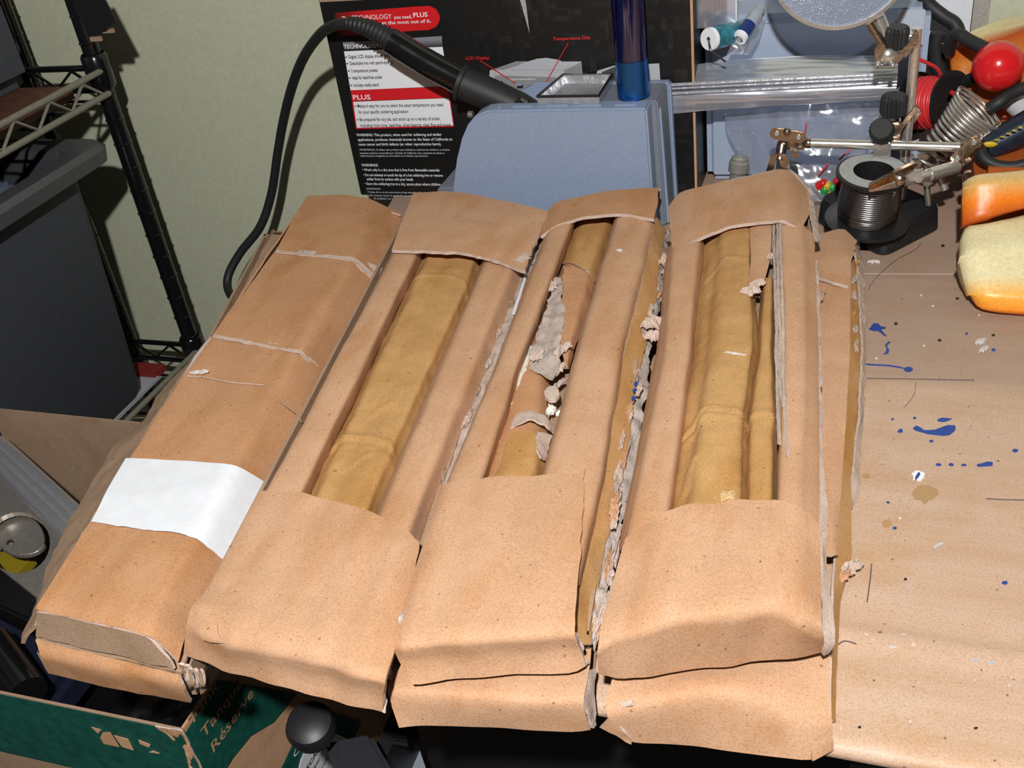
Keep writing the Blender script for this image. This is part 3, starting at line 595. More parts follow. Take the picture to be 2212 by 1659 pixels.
# the ripped roll inside C
BC = root('paper_bundle', 'ripped paper roll with torn grey layers and white foam, in the middle box', [(1240, 480), (1325, 475), (1170, 1025), (1055, 1030)], .0185, 'bundle', 'paper bundles inside the open boxes')
sheet('inner_tube', [[(1222, 560, .0190), (1236, 552, .0262), (1280, 560, .0268), (1302, 575, .0190)], [(1104, 830, .0190), (1120, 815, .0262), (1168, 815, .0268), (1186, 825, .0190)], [(1070, 930, .0190), (1088, 912, .0265), (1160, 905, .0275), (1186, 925, .0190)], [(1030, 1060, .0190), (1048, 1050, .0265), (1140, 1050, .0275), (1160, 1060, .0190)]], KR2, BC, thick=.0012, amp=.0006, freq=70, seed=51, soft=3)
sheet('wrapper', [[(1240, 470, .0200), (1262, 462, .0282), (1318, 460, .0282), (1332, 470, .0205)], [(1212, 568, .0215), (1234, 566, .0285), (1272, 582, .0287), (1286, 608, .0210)]], AM, BC, thick=.0007, amp=.0006, freq=60, rag={'f': .0007}, seed=52, soft=2)
sheet('wrapper', [[(1212, 572, .0292), (1268, 584, .0297), (1285, 606, .0240)], [(1216, 620, .0296), (1262, 630, .0297), (1276, 645, .0240)], [(1218, 660, .0298), (1250, 672, .0297), (1264, 690, .0240)], [(1208, 705, .0296), (1240, 712, .0295), (1252, 722, .0240)], [(1208, 745, .0290), (1228, 752, .0290), (1240, 758, .0240)], [(1218, 796, .0275), (1226, 798, .0275), (1231, 800, .0240)]], KR2, BC, thick=.0006, amp=.0005, freq=90, rag={'l': .0016, 'f': .0012, 'b': .0006}, seed=53, soft=1, res=.002)
sheet('torn_layer', [[(1182, 606, .0285), (1214, 598, .0300)], [(1190, 632, .0288), (1217, 620, .0302)], [(1180, 660, .0288), (1216, 655, .0302)], [(1168, 688, .0288), (1216, 685, .0304)], [(1158, 735, .0288), (1214, 737, .0304)], [(1145, 775, .0286), (1210, 790, .0302)], [(1142, 796, .0280), (1192, 818, .0296)]], TORNG, BC, thick=.0007, amp=.0008, freq=140, crumple=.0008, rag={'l': .0018, 'r': .0016, 'f': .0012}, seed=54, res=.0018)
scrap('torn_layer', P(1192, 622, .0300), .0030, .0038, TORN, BC, rot=.4, h=.0028, seed=71)
scrap('torn_layer', P(1216, 760, .0295), .0026, .0052, TORN, BC, rot=-.5, h=.0034, seed=72, tilt=.3)
scrap('torn_layer', P(1210, 800, .0275), .0020, .0045, TORN, BC, rot=-.2, h=.0024, seed=73, tilt=.4)
scrap('torn_layer', P(1160, 770, .0298), .0030, .0045, TORN, BC, rot=-.4, h=.0014, seed=74)
scrap('torn_layer', P(1206, 835, .0255), .0016, .0050, TORNG, BC, rot=-.5, h=.0022, seed=75, tilt=.5)
sheet('torn_rim', [[(1098, 920, .0225), (1112, 898, .0275), (1148, 886, .0296), (1176, 898, .0282), (1196, 922, .0235)], [(1088, 938, .0220), (1106, 918, .0282), (1148, 906, .0304), (1180, 918, .0290), (1198, 938, .0230)]], TORN, BC, thick=.0008, amp=.0008, freq=160, crumple=.0008, rag={'f': .0014, 'b': .0014}, seed=55, res=.0015)
sheet('wrapper', [[(1076, 948, .0200), (1096, 936, .0268), (1130, 928, .0292), (1166, 944, .0285), (1184, 960, .0210)], [(1062, 1000, .0200), (1084, 990, .0272), (1126, 988, .0296), (1160, 994, .0286), (1178, 1006, .0210)], [(1038, 1060, .0200), (1062, 1052, .0272), (1104, 1050, .0292), (1142, 1054, .0284), (1160, 1064, .0210)]], AM, BC, thick=.0007, amp=.0005, freq=80, rag={'b': .0018}, seed=56, soft=2, res=.002)
sheet('torn_patch', [[(1162, 932, .0290), (1192, 940, .0240)], [(1162, 965, .0290), (1184, 970, .0245)], [(1168, 990, .0285), (1178, 996, .0250)]], TORN, BC, thick=.0005, amp=.0004, freq=160, crumple=.0004, rag={'l': .0018, 'r': .0008}, seed=57, res=.0015)
sheet('foam_strip', [[(1138, 748, .0250), (1148, 746, .0265)], [(1128, 785, .0250), (1140, 782, .0265)], [(1116, 820, .0245), (1124, 822, .0262)], [(1106, 850, .0240), (1112, 852, .0255)]], FOAM, BC, thick=.002, amp=.0006, freq=200, rag={'l': .0010, 'r': .0008}, seed=58, edge=FOAM, res=.0015)
scrap('foam_chip', P(1100, 880, .0240), .0018, .0042, FOAM, BC, rot=-.3, h=.002, seed=81, thick=.0018)
scrap('foam_chip', P(1068, 968, .0245), .0012, .0048, FOAM, BC, rot=-.3, h=.0015, seed=82, thick=.0018)
scrap('foam_chip', P(1190, 884, .0250), .0018, .0034, FOAM, BC, rot=.1, h=.0015, seed=83, thick=.0018)
scrap('foam_chip', P(1213, 892, .0285), .0024, .0012, FOAM, BC, rot=.5, h=.0012, seed=84, thick=.0012)
oc = [(1193+17*math.cos(q*math.pi/4+.3), 857+16*math.sin(q*math.pi/4+.3)) for q in range(8)]
MB().prism([P(x, y, .0290) for x, y in oc], (0, 0, .0022)).build('punched_disc', TORN, BC, bevel=.0003)
# ---------- C': lower middle box
C2 = root('cardboard_box', 'kraft box under the middle box, only its flat front end showing', [(1200, 480), (1420, 450), (1280, 1560), (850, 1560)], 0)
sheet('top_panel', [[(1185, 490, .0145), (1420, 470, .0145)], [(950, 1200, .0148), (1290, 1200, .0148)], [(866, 1440, .0152), (1275, 1440, .0152)], [(838, 1482, .0150), (920, 1486, .0158), (1098, 1500, .0158), (1200, 1510, .0156), (1262, 1506, .0152)], [(836, 1492, .0140), (868, 1498, .0148), (997, 1508, .0148), (1098, 1514, .0148), (1200, 1522, .0146), (1258, 1516, .0142)], [(848, 1530, .0080), (880, 1535, .0080), (1000, 1540, .0080), (1130, 1546, .0080), (1265, 1548, .0080)], [(862, 1573, .0006), (890, 1569, .0004), (1040, 1570, .0004), (1150, 1576, .0004), (1250, 1582, .0004), (1276, 1576, .0006)]], KR, C2, thick=.0014, amp=.0006, freq=30, seed=151, soft=2)
sheet('side_panel', [[(1266, 1450, .0155), (1288, 1442, .0120)], [(1258, 1512, .0148), (1284, 1500, .0100)], [(1284, 1574, .0010), (1290, 1566, .0008)]], TORN, C2, thick=.0012, amp=.0006, freq=160, crumple=.0005, res=.0015, rag={'r': .0008}, seed=152)
MB().prism([P(x, y, .0003) for x, y in ((1190, 520), (1412, 490), (1270, 1560), (880, 1556))], (0, 0, .0015)).build('tray', KRS, C2)
# ---------- D: right box of the top layer
zD = .044
D = root('cardboard_box', 'open kraft box on top at the right with an arched front sleeve', [(1455, 420), (1740, 400), (1790, 1400), (1310, 1440)], .0190)
tray(D, [(1470, 500), (1750, 480), (1790, 1392), (1325, 1425)], .0235, .0300)
sheet('back_flap', [[(1443, 448, .034), (1466, 416, .0385), (1570, 389, .0430), (1680, 364, .0440), (1706, 366, .0430), (1748, 414, .036)], [(1447, 490, .034), (1480, 466, .0390), (1580, 440, .0440), (1690, 418, .0450), (1712, 424, .0435), (1752, 456, .036)], [(1453, 546, .0335), (1492, 523, .0390), (1575, 487, .0440), (1644, 478, .0450), (1692, 474, .0445), (1730, 497, .0395)]], KR, D, thick=.0018, amp=.0005, freq=30, rag={'f': .0006, 'l': .0008}, seed=161)
sheet('back_panel', [[(1446, 448, .034), (1470, 418, .0385), (1572, 391, .0430), (1682, 367, .0440), (1748, 414, .036)], [(1450, 490, .0240), (1478, 480, .0240), (1580, 460, .0240), (1690, 440, .0240), (1748, 460, .0240)]], KRS, D, thick=.0014, seed=162)
sheet('torn_edge', [[(1706, 366, .0430), (1716, 368, .0420)], [(1744, 408, .0370), (1754, 416, .0355)], [(1752, 465, .0365), (1764, 470, .0340)], [(1762, 520, .0365), (1774, 522, .0335)]], TORN, D, thick=.001, amp=.0006, freq=160, crumple=.0005, rag={'r': .0010}, res=.0016, seed=163)
sheet('side_flange', [[(1440, 530, .0260), (1456, 535, .0385), (1505, 522, .0400), (1524, 522, .0280)], [(1415, 765, .0250), (1438, 765, .0390), (1486, 760, .0400), (1500, 765, .0280)], [(1350, 1110, .0250), (1370, 1105, .0385), (1440, 1095, .0395), (1452, 1100, .0280)], [(1335, 1190, .0250), (1352, 1185, .0380), (1425, 1170, .0395), (1438, 1175, .0280)]], KR, D, thick=.0012, amp=.0007, freq=26, seed=164, soft=1, rib=.0007, ribn=6)
sheet('side_flange', [[(1678, 470, .0380), (1688, 468, .0420), (1730, 480, .0410), (1760, 510, .0340)], [(1688, 765, .0380), (1698, 762, .0420), (1735, 765, .0418), (1770, 770, .0345)], [(1676, 1085, .0380), (1682, 1080, .0420), (1725, 1085, .0415), (1772, 1110, .0345)], [(1672, 1160, .0380), (1680, 1155, .0420), (1725, 1160, .0410), (1775, 1190, .0345)]], KR, D, thick=.0012, amp=.0006, freq=26, seed=165, soft=1, rib=.0007, ribn=6, rag={'r': .0006})
for k_, (dx_, w_) in enumerate(((0, 5), (8, 4), (15, 5))):
    y1_k = (960, 880, 985)[k_]
    sheet('torn_edge', [[(x_+dx_, y_, .0412+.0003*k_), (x_+dx_+w_*f_, y_, .0418+.0003*k_)] for x_, y_, f_ in ((1668, 478, 1), (1669, 560, .8), (1672, 640, 1.2), (1674, 720, 1.3), (1673, 800, 1.2), (1676, 850, 1), (1680, y1_k, .6))], (TORNG, TORN, TORN)[k_], D, thick=.0012, amp=.0005, freq=60, rag={'l': .0003, 'r': .0003}, ragf=200., res=.0020, seed=166+k_*40)
sheet('torn_edge', [[(1761, 560, .0345), (1766, 562, .0338)], [(1769, 760, .0345), (1774, 765, .0338)], [(1771, 1000, .0345), (1777, 1000, .0336)], [(1771, 1060, .0345), (1786, 1064, .0330)], [(1774, 1120, .0350), (1788, 1120, .0330)], [(1778, 1200, .0352), (1784, 1205, .0335)], [(1780, 1280, .0355), (1792, 1285, .0335)], [(1783, 1350, .0350), (1804, 1360, .0320)], [(1782, 1400, .0290), (1804, 1388, .0285)], [(1780, 1418, .0240), (1790, 1412, .0240)]], TORN, D, thick=.0012, amp=.0006, freq=90, crumple=.0003, rag={'r': .0009}, ragf=170., res=.0018, seed=167)
sheet('torn_stub', [[(1620, 480, .0400), (1640, 474, .0420), (1668, 474, .0415)], [(1622, 560, .0400), (1640, 556, .0418), (1664, 560, .0410)], [(1618, 612, .0400), (1634, 608, .0420), (1650, 612, .0412)]], KR, D, thick=.0012, amp=.0005, freq=50, rag={'f': .0016}, seed=168)
scrap('torn_shred', P(1622, 632, .0400), .0048, .0026, TORN, D, rot=.2, h=.0026, seed=91)
scrap('torn_shred', P(1638, 616, .0405), .0034, .0020, TORN, D, rot=.5, h=.0024, seed=92)
scrap('torn_shred', P(1663, 555, .0415), .0014, .0026, TORN, D, rot=.1, h=.0018, seed=93)
slD = sheet('front_sleeve', [
    [(1350, 1162, 0.0420), (1400, 1128, 0.0450), (1440, 1106, 0.0460), (1478, 1090, 0.0467), (1500, 1085, 0.0473), (1560, 1086, 0.0473), (1575, 1082, 0.0471), (1620, 1078, 0.0473), (1680, 1081, 0.0475), (1722, 1096, 0.0471), (1772, 1132, 0.0430)],
    [(1328, 1240, 0.0410), (1400, 1205, 0.0460), (1480, 1180, 0.0480), (1570, 1172, 0.0485), (1680, 1170, 0.0487), (1730, 1190, 0.0465), (1776, 1225, 0.0420)],
    [(1304, 1330, 0.0405), (1380, 1305, 0.0460), (1460, 1282, 0.0485), (1580, 1268, 0.0493), (1680, 1262, 0.0490), (1725, 1280, 0.0467), (1778, 1320, 0.0415)],
    [(1296, 1370, 0.0395), (1322, 1356, 0.0420), (1396, 1336, 0.0460), (1455, 1315, 0.0483), (1504, 1310, 0.0490), (1585, 1304, 0.0493), (1680, 1294, 0.0487), (1721, 1318, 0.0455), (1776, 1356, 0.0405)],
    [(1290, 1410, 0.0355), (1322, 1382, 0.0405), (1396, 1360, 0.0447), (1455, 1338, 0.0471), (1504, 1334, 0.0478), (1585, 1326, 0.0481), (1680, 1314, 0.0475), (1724, 1344, 0.0430), (1780, 1388, 0.0335)],
    [(1294, 1454, .0236), (1340, 1468, .0236), (1420, 1458, .0236), (1504, 1448, .0236), (1585, 1438, .0236), (1667, 1427, .0236), (1778, 1412, .0236)]],
    KR, D, thick=.0016, amp=.0007, freq=26, seed=169, flute=.00022, flutef=52, soft=0, rib=.0006, ribn=11)
sheet('corner_fold', [[(1694, 1300, .0452), (1720, 1318, .0430), (1736, 1330, .0420)], [(1716, 1324, .0428), (1746, 1342, .0405), (1772, 1356, .0385)]], KR, slD, thick=.0008, amp=.0004, freq=90, seed=170, rag={'f': .0006})
bw = sheet('paper_bundle', [[(1520, 510, .0280), (1560, 494, .0390), (1590, 486, .0400), (1620, 480, .0395), (1624, 486, .0300)], [(1516, 585, .0280), (1560, 565, .0390), (1590, 560, .0402), (1620, 558, .0398), (1626, 566, .0300)], [(1494, 765, .0280), (1535, 762, .0380), (1560, 745, .0402), (1625, 745, .0402), (1638, 752, .0300)], [(1466, 925, .0280), (1508, 915, .0375), (1520, 895, .0402), (1600, 895, .0404), (1614, 905, .0300)], [(1446, 1090, .0280), (1480, 1085, .0370), (1500, 1070, .0405), (1596, 1068, .0405), (1610, 1078, .0300)], [(1434, 1170, .0280), (1470, 1160, .0370), (1490, 1150, .0405), (1590, 1148, .0405), (1606, 1158, .0300)]], AM, None, thick=.0012, amp=.0008, freq=38, crumple=.0002, seed=171, soft=2, res=.0017, rib=.0008, ribn=8, ridges=[([(1474, 918), (1494, 902), (1520, 888), (1560, 890), (1600, 898), (1610, 905)], .0011, .0010), ([(1476, 932), (1505, 916), (1525, 901), (1570, 906), (1606, 914)], .0009, .0009), ([(1476, 925), (1505, 909), (1525, 895), (1570, 898), (1606, 907)], -.0006, .0007), ([(1524, 582), (1550, 570), (1572, 556), (1612, 562)], .0008, .0009), ([(1504, 985), (1490, 1010), (1478, 1050)], .0008, .0009)])
tag(bw, 'wide amber paper bundle with cross creases in the right open box', 'bundle', 'paper bundles inside the open boxes')
scrap('glue_spot', P(1588, 764, .0408), .0044, .0010, GLUE, bw, rot=-.15, h=.0004, seed=12, thick=.0003)
scrap('glue_spot', P(1570, 1070, .0410), .0026, .0030, CREASE, bw, rot=0, h=.0004, seed=13, thick=.0003)
bn = sheet('paper_bundle', [[(1644, 605, .0300), (1652, 600, .0385), (1668, 600, .0390), (1676, 606, .0300)], [(1634, 765, .0300), (1642, 760, .0390), (1664, 760, .0398), (1676, 768, .0300)], [(1614, 905, .0300), (1624, 898, .0390), (1668, 895, .0398), (1684, 906, .0300)], [(1606, 1090, .0300), (1618, 1082, .0390), (1664, 1080, .0398), (1678, 1090, .0300)], [(1600, 1170, .0300), (1612, 1162, .0390), (1660, 1160, .0398), (1674, 1170, .0300)]], AM, None, thick=.0012, amp=.0005, freq=50, rag={'b': .0008}, seed=172, soft=2, res=.0017, ridges=[([(1618, 902), (1640, 892), (1664, 896), (1682, 906)], .0010, .0009)])
tag(bn, 'narrow round paper roll beside the wide bundle in the right open box', 'bundle', 'paper bundles inside the open boxes')
# ---------- D': lower right box
D2 = root('cardboard_box', 'lowest kraft box at the right, its torn amber side lying on the bench', [(1740, 500), (1860, 520), (1800, 1600), (1350, 1600)], 0)
sheet('top_panel', [[(1480, 560, .0170), (1766, 560, .0175)], [(1360, 1200, .0180), (1785, 1200, .0170)], [(1330, 1440, .0180), (1560, 1430, .0195), (1795, 1428, .0170)], [(1312, 1500, .0175), (1450, 1480, .0205), (1520, 1462, .0215), (1612, 1472, .0215), (1694, 1490, .0195), (1794, 1522, .0140)], [(1309, 1530, .0160), (1368, 1512, .0185), (1450, 1500, .0208), (1518, 1482, .0222), (1612, 1494, .0215), (1694, 1521, .0180), (1750, 1556, .0125), (1798, 1556, .0110)], [(1312, 1548, .0140), (1380, 1530, .0170), (1450, 1520, .0192), (1518, 1504, .0205), (1612, 1516, .0195), (1690, 1545, .0155), (1745, 1580, .0100), (1800, 1572, .0090)], [(1355, 1600, .0020), (1368, 1606, .0005), (1440, 1606, .0004), (1504, 1611, .0004), (1612, 1628, .0004), (1690, 1638, .0004), (1750, 1646, .0004), (1798, 1622, .0008)]], KR, D2, thick=.0014, amp=.0007, freq=30, seed=181, soft=2, rag={'l': .0008})
sheet('corner_fold', [[(1300, 1530, .0130), (1330, 1520, .0165), (1370, 1512, .0190)], [(1306, 1538, .0120), (1335, 1530, .0155), (1366, 1520, .0185)]], TORN, D2, thick=.001, amp=.0005, freq=150, crumple=.0006, res=.0015, rag={'f': .0008, 'b': .0006}, seed=182)
sheet('corner_fold', [[(1294, 1572, .0050), (1318, 1548, .0125)], [(1330, 1590, .0040), (1345, 1578, .0080)], [(1362, 1612, .0005), (1366, 1600, .0030)]], KR, D2, thick=.001, amp=.0006, freq=90, crumple=.0004, res=.0018, rag={'l': .001}, seed=183)
sheet('corner_fold', [[(1756, 1562, .0112), (1798, 1556, .0105)], [(1750, 1600, .0064), (1798, 1590, .0060)], [(1756, 1644, .0008), (1800, 1618, .0008)]], KR, D2, thick=.001, amp=.0008, freq=90, seed=184, rag={'r': .0006}, edge=KR)
sheet('side_strip', [[(1764, 555, .0160), (1800, 560, .0175), (1838, 565, .0165)], [(1768, 765, .0160), (1800, 765, .0170), (1836, 765, .0165)], [(1778, 1000, .0160), (1800, 1000, .0165), (1822, 1000, .0150)], [(1780, 1200, .0150), (1800, 1200, .0160), (1808, 1200, .0140)]], KR, D2, thick=.0012, amp=.0006, freq=40, seed=185)
sheet('back_flap', [[(1755, 512, .0175), (1800, 496, .0185), (1824, 494, .0180), (1850, 512, .0150)], [(1762, 560, .0185), (1800, 555, .0195), (1830, 558, .0190), (1840, 562, .0180)], [(1764, 597, .0190), (1790, 604, .0195), (1812, 612, .0195), (1834, 618, .0180)]], KR, D2, thick=.0018, amp=.0004, freq=40, rag={'f': .0006, 'r': .0010}, seed=186)
sheet('outer_flap', [[(1838, 560, .0100), (1864, 560, .0030)], [(1834, 765, .0100), (1868, 765, .0020)], [(1826, 900, .0095), (1860, 900, .0015)], [(1816, 1040, .0095), (1846, 1040, .0015)]], AMS, D2, thick=.001, amp=.0006, freq=60, crumple=.0003, rag={'r': .0010}, seed=187)
sheet('inner_lining', [[(1815, 990, .0110), (1836, 992, .0060)], [(1806, 1200, .0100), (1842, 1200, .0030)], [(1800, 1300, .0090), (1816, 1300, .0020)], [(1796, 1420, .0080), (1808, 1420, .0020)], [(1796, 1560, .0040), (1806, 1560, .0010)]], AMS, D2, thick=.001, amp=.0004, freq=60, rag={'r': .0006}, seed=188)
sheet('torn_edge', [[(1844, 512, .0150), (1856, 520, .0060)], [(1856, 600, .0080), (1868, 600, .0040)], [(1864, 765, .0050), (1870, 765, .0020)], [(1858, 880, .0045), (1867, 880, .0010)], [(1846, 1000, .0045), (1858, 1000, .0010)], [(1836, 1060, .0045), (1858, 1060, .0010)], [(1836, 1095, .0040), (1842, 1100, .0010)]], TORN, D2, thick=.001, amp=.0006, freq=90, crumple=.0004, rag={'r': .0010}, ragf=170., res=.0018, seed=189)
for k in range(10):
    t = k/9; scrap('torn_shred', P(1846+rr.uniform(-6, 10)-t*10, 530+t*330, .0105-.006*t), .0012, .0035+.003*rr.random(), (TORN, AMS, TORNG)[k % 3], D2, rot=.02+rr.uniform(-.12, .12), h=.0014, seed=200+k, tilt=rr.uniform(-.4, .4))
scrap('torn_shred', P(1836, 1232, .0045), .0046, .0022, TORN, D2, rot=.7, h=.0030, seed=230)
scrap('torn_shred', P(1822, 1250, .0045), .0036, .0018, KR, D2, rot=.9, h=.0026, seed=231)
scrap('torn_shred', P(1776, 640, .0200), .0010, .0050, TORN, D2, rot=-.1, h=.0014, seed=232)
MB().prism([P(x, y, .0003) for x, y in ((1500, 560), (1760, 560), (1785, 1610), (1390, 1590))], (0, 0, .0014)).build('tray', KRS, D2)
# ================================================================== printed carton against the wall
YC = .6125
ct = thing('printed_carton', 'black printed product carton with red and white text, standing against the wall', 'carton', (-.23, YC+.035, 0))
def camo():
    m = mat('black_camo_print', (.01, .01, .01), .42); b = m.node_tree.nodes['Principled BSDF']
    g = nd(m, 'ShaderNodeNewGeometry')
    def cell(sc):
        mp = nd(m, 'ShaderNodeMapping'); lk(m, g.outputs['Position'], mp.inputs[0]); mp.inputs['Scale'].default_value = (sc, sc, sc)
        fl_ = nd(m, 'ShaderNodeVectorMath', operation='FLOOR'); lk(m, mp.outputs[0], fl_.inputs[0])
        wn = nd(m, 'ShaderNodeTexWhiteNoise'); lk(m, fl_.outputs[0], wn.inputs[0]); return wn.outputs[0]
    sx = nd(m, 'ShaderNodeSeparateXYZ'); lk(m, g.outputs['Position'], sx.inputs[0])
    a, c = cell(270.), cell(130.)
    av = nd(m, 'ShaderNodeMath', operation='MULTIPLY'); lk(m, a, av.inputs[0]); lk(m, c, av.inputs[1])
    bright = ramp(m, av.outputs[0], [(.2, (.006, .006, .006)), (.9, (.019, .0175, .016))])
    fx = ramp(m, sx.outputs[0], [(0, (0, 0, 0)), (1, (0, 0, 0))])
    mr = nd(m, 'ShaderNodeMapRange'); lk(m, sx.outputs[0], mr.inputs[0]); mr.inputs[1].default_value = -.26; mr.inputs[2].default_value = -.20
    lk(m, mixc(m, mr.outputs[0], (.007, .007, .007, 1), bright), b.inputs['Base Color'])
    return m
CAMO = camo()
cl, cr = PY(705, 60, YC)[0]-.0015, PY(1499, 200, YC)[0]; ctop = PY(1000, -70, YC)[2]; CD = .072
cb = MB(); cb.box((cl, YC, .0005), (cr, YC+CD, ctop)); cb.build('carton_body', CAMO, ct, bevel=.0008)
MB().box((cr-.0008, YC-.0006, .0006), (cr+.0006, YC+.0008, ctop)).build('board_edge', KR, ct)
MB().box((cl, YC-.0004, PY(700, 4, YC)[2]), (cl+.09, YC+.0004, ctop)).build('printed_top_band', KRS, ct)
UX, UZ = np.array([1., 0, 0]), np.array([0, 0, 1.])
def cpoly(name, pts, m, off=.0004, parent=None):
    q = [PY(x, y, YC-off) for x, y in pts]
    return MB().prism(q, (0, .0002, 0)).build(name, m, parent or ct)
def ctext(s_, xl, yb, xr, cap, m, bold=0., off=.0012, par=None):
    a, b = PY(xl, yb, YC), PY(xr, yb, YC)
    h = PY(xl, yb-cap, YC)[2]-a[2]
    text(s_, 'lettering', m, par or ct, a, UX, UZ, b[0]-a[0], h, off, bold)
def gradx(name, c0, c1, x0, x1, rough=.4, axis=0):
    m = mat(name, c0, rough); b = m.node_tree.nodes['Principled BSDF']
    g = nd(m, 'ShaderNodeNewGeometry'); sx = nd(m, 'ShaderNodeSeparateXYZ'); lk(m, g.outputs['Position'], sx.inputs[0])
    mr = nd(m, 'ShaderNodeMapRange'); lk(m, sx.outputs[axis], mr.inputs[0]); mr.inputs[1].default_value = x0; mr.inputs[2].default_value = x1
    lk(m, mixc(m, mr.outputs[0], c0+(1,), c1+(1,)), b.inputs['Base Color']); return m
PILL = gradx('red_badge_print', (.012, .008, .008), (.6, .012, .016), PY(715, 45, YC)[0], PY(800, 45, YC)[0])
HEAD = gradx('grey_header_print', (.16, .16, .18), (.02, .02, .024), PY(800, 86, YC)[2], PY(800, 104, YC)[2])
HEAD = gradx('header_print', (.02, .02, .024), (.22, .22, .25), PY(850, 104, YC)[2], PY(850, 88, YC)[2], axis=2)
pn0 = cpoly('red_badge', [(722, 28), (800, 22), (900, 14), (928, 13), (942, 20), (950, 34), (949, 46), (942, 58), (926, 65), (900, 66), (800, 73), (730, 78)], PILL)
pn1 = cpoly('header_bar', [(740, 92), (954, 78), (956, 101), (744, 111)], HEAD)
pn2 = cpoly('white_panel', [(743, 111), (956, 101), (969, 186), (757, 195)], WTXT)
pn3 = cpoly('red_bar', [(757, 195), (969, 187), (972, 212), (761, 220)], REDP)
cpoly('red_border', [(760, 219), (972, 211), (981, 274), (769, 279)], REDP, .0004)
pn4 = cpoly('white_panel', [(763, 220), (970, 212), (979, 271), (771, 276)], WTXT, .0006)
ctext('The', 741, 43, 757, 9, WTXT, .01, par=pn0); ctext('TECHNOLOGY', 763, 43, 849, 11, WTXT, par=pn0); ctext('you need,', 853, 40, 892, 8, WTXT, .012, par=pn0); ctext('PLUS', 895, 36, 926, 10, WTXT, .02, par=pn0)
ctext('to help you get the most out of it.', 762, 55, 934, 8, WTXT, .012, par=pn0)
ctext('TECHNOLOGY', 745, 104, 822, 9, WTXT, .015, par=pn1)
for s_, a in (('Digital LCD display shows temperature', (755, 125, 868)), ('temperature', (905, 117, 941)), ('Detachable iron with pencil-style tip', (758, 139, 851)), ('3 temperature presets', (761, 155, 818)), ('Ideal for lead-free solder', (763, 170, 828)), ('Includes cradle stand', (766, 186, 820))):
    ctext(s_, a[0], a[1], a[2], 7.5, BTXT, .006, par=pn2)
    if s_ != 'temperature': ctext('+', a[0]-8, a[1]-.5, a[0]-3, 5, BTXT, .03, par=pn2)
ctext('PLUS', 765, 214, 803, 10.5, WTXT, .02, par=pn3)
for s_, a, plus in (('Makes it easy for you to select the exact temperature you need', (774, 231, 959), 1), ('for your specific soldering application', (776, 244, 884), 0), ('Be prepared for any job, and stock up on a variety of solder,', (779, 260, 954), 1), ('including rosin-core, lead-free, silver-bearing, clear flux and more', (781, 273, 975), 0)):
    ctext(s_, a[0], a[1], a[2], 7.5, BTXT, .006, par=pn4)
    if plus: ctext('+', a[0]-7, a[1]-.5, a[0]-2, 5, RTXT, .03, par=pn4)
for s_, a, h, m_ in (('WARNING: This product, when used for soldering and similar', (772, 293, 956), 6, WTXT), ('applications, produces chemicals known to the State of California to', (775, 303, 979), 6, WTXT), ('cause cancer and birth defects (or other reproductive harm).', (776, 313, 955), 6, WTXT),
    ('ADVERTENCIA: Al utilizar este producto para soldadura o aplicaciones similares, se emanan', (778, 324, 973), 4, GTXT), ('sustancias químicas reconocidas por el Estado de California como causantes de cáncer y', (779, 331, 962), 4, GTXT), ('malformaciones congénitas (u otros daños en el sistema reproductivo).', (780, 337, 926), 4, GTXT),
    ('WARNINGS:', (783, 358, 819), 6, WTXT), ('• Work only in a dry area that is free from flammable materials', (785, 368, 951), 6, WTXT), ('• Do not attempt to touch the tip of a hot soldering iron or remove', (787, 379, 958), 6, WTXT), ('solder from its surface with your hands', (794, 388, 894), 6, WTXT), ('• Store the soldering iron in a dry, secure place where children cannot reach', (790, 398, 990), 6, WTXT),
    ('ADVERTENCIAS:', (793, 408, 824), 4, GTXT), ('• Trabaje sólo en un área seca donde no haya materiales inflamables', (794, 415, 925), 4, GTXT), ('• No intente tocar la punta de un soldador caliente', (797, 422, 925), 4, GTXT), ('El soldador en un lugar seco y seguro', (810, 429, 905), 4, GTXT)):
    ctext(s_, a[0], a[1], a[2], h, m_, .012)
ctext('LCD Display', 1008, 128, 1059, 7, RTXT, .02); ctext('Temperature Dial', 1196, 86, 1276, 7, RTXT, .02)
def cline(a, b, wpx, m, name='pointer_line'):
    d = _n([b[0]-a[0], b[1]-a[1], 0])[:2]*wpx/2; cpoly(name, [(a[0]-d[1], a[1]+d[0]), (b[0]-d[1], b[1]+d[0]), (b[0]+d[1], b[1]-d[0]), (a[0]+d[1], a[1]-d[0])], m, .0016)
cline((1037, 131), (1114, 180), 1.6, RTXT); cline((1228, 92), (1178, 180), 1.6, RTXT)
PICT = mat('pictured_grey', (.42, .43, .46), .5); PICT2 = mat('pictured_mid_grey', (.24, .235, .235), .5); PICD = mat('pictured_dark', (.06, .06, .062), .5)
cpoly('printed_picture', [(1054, 200), (1058, 152), (1115, 133), (1256, 133), (1262, 200)], PICT, .0004)
cpoly('printed_picture', [(1060, 151), (1115, 134), (1142, 134), (1090, 150)], PICT2, .0007)
cpoly('printed_picture', [(1100, 151), (1130, 136), (1160, 127), (1180, 125), (1205, 129), (1232, 140), (1215, 151)], PICT, .0008)
cpoly('printed_picture', [(1218, 152), (1256, 134), (1262, 200), (1224, 200)], PICT2, .0006)
cpoly('printed_picture', [(1069, 163), (1201, 167), (1203, 200), (1066, 200)], PICT2, .0008)
ctext('Digital Soldering Station', 1102, 172, 1158, 4, WTXT, .01, .0014)
cpoly('printed_picture', [(1072, 176), (1086, 175), (1084, 192), (1070, 194)], PICD, .0010); cpoly('printed_picture', [(1074, 179), (1081, 178), (1080, 189), (1073, 190)], mat('orange_print', (.7, .12, .02), .4), .0013)
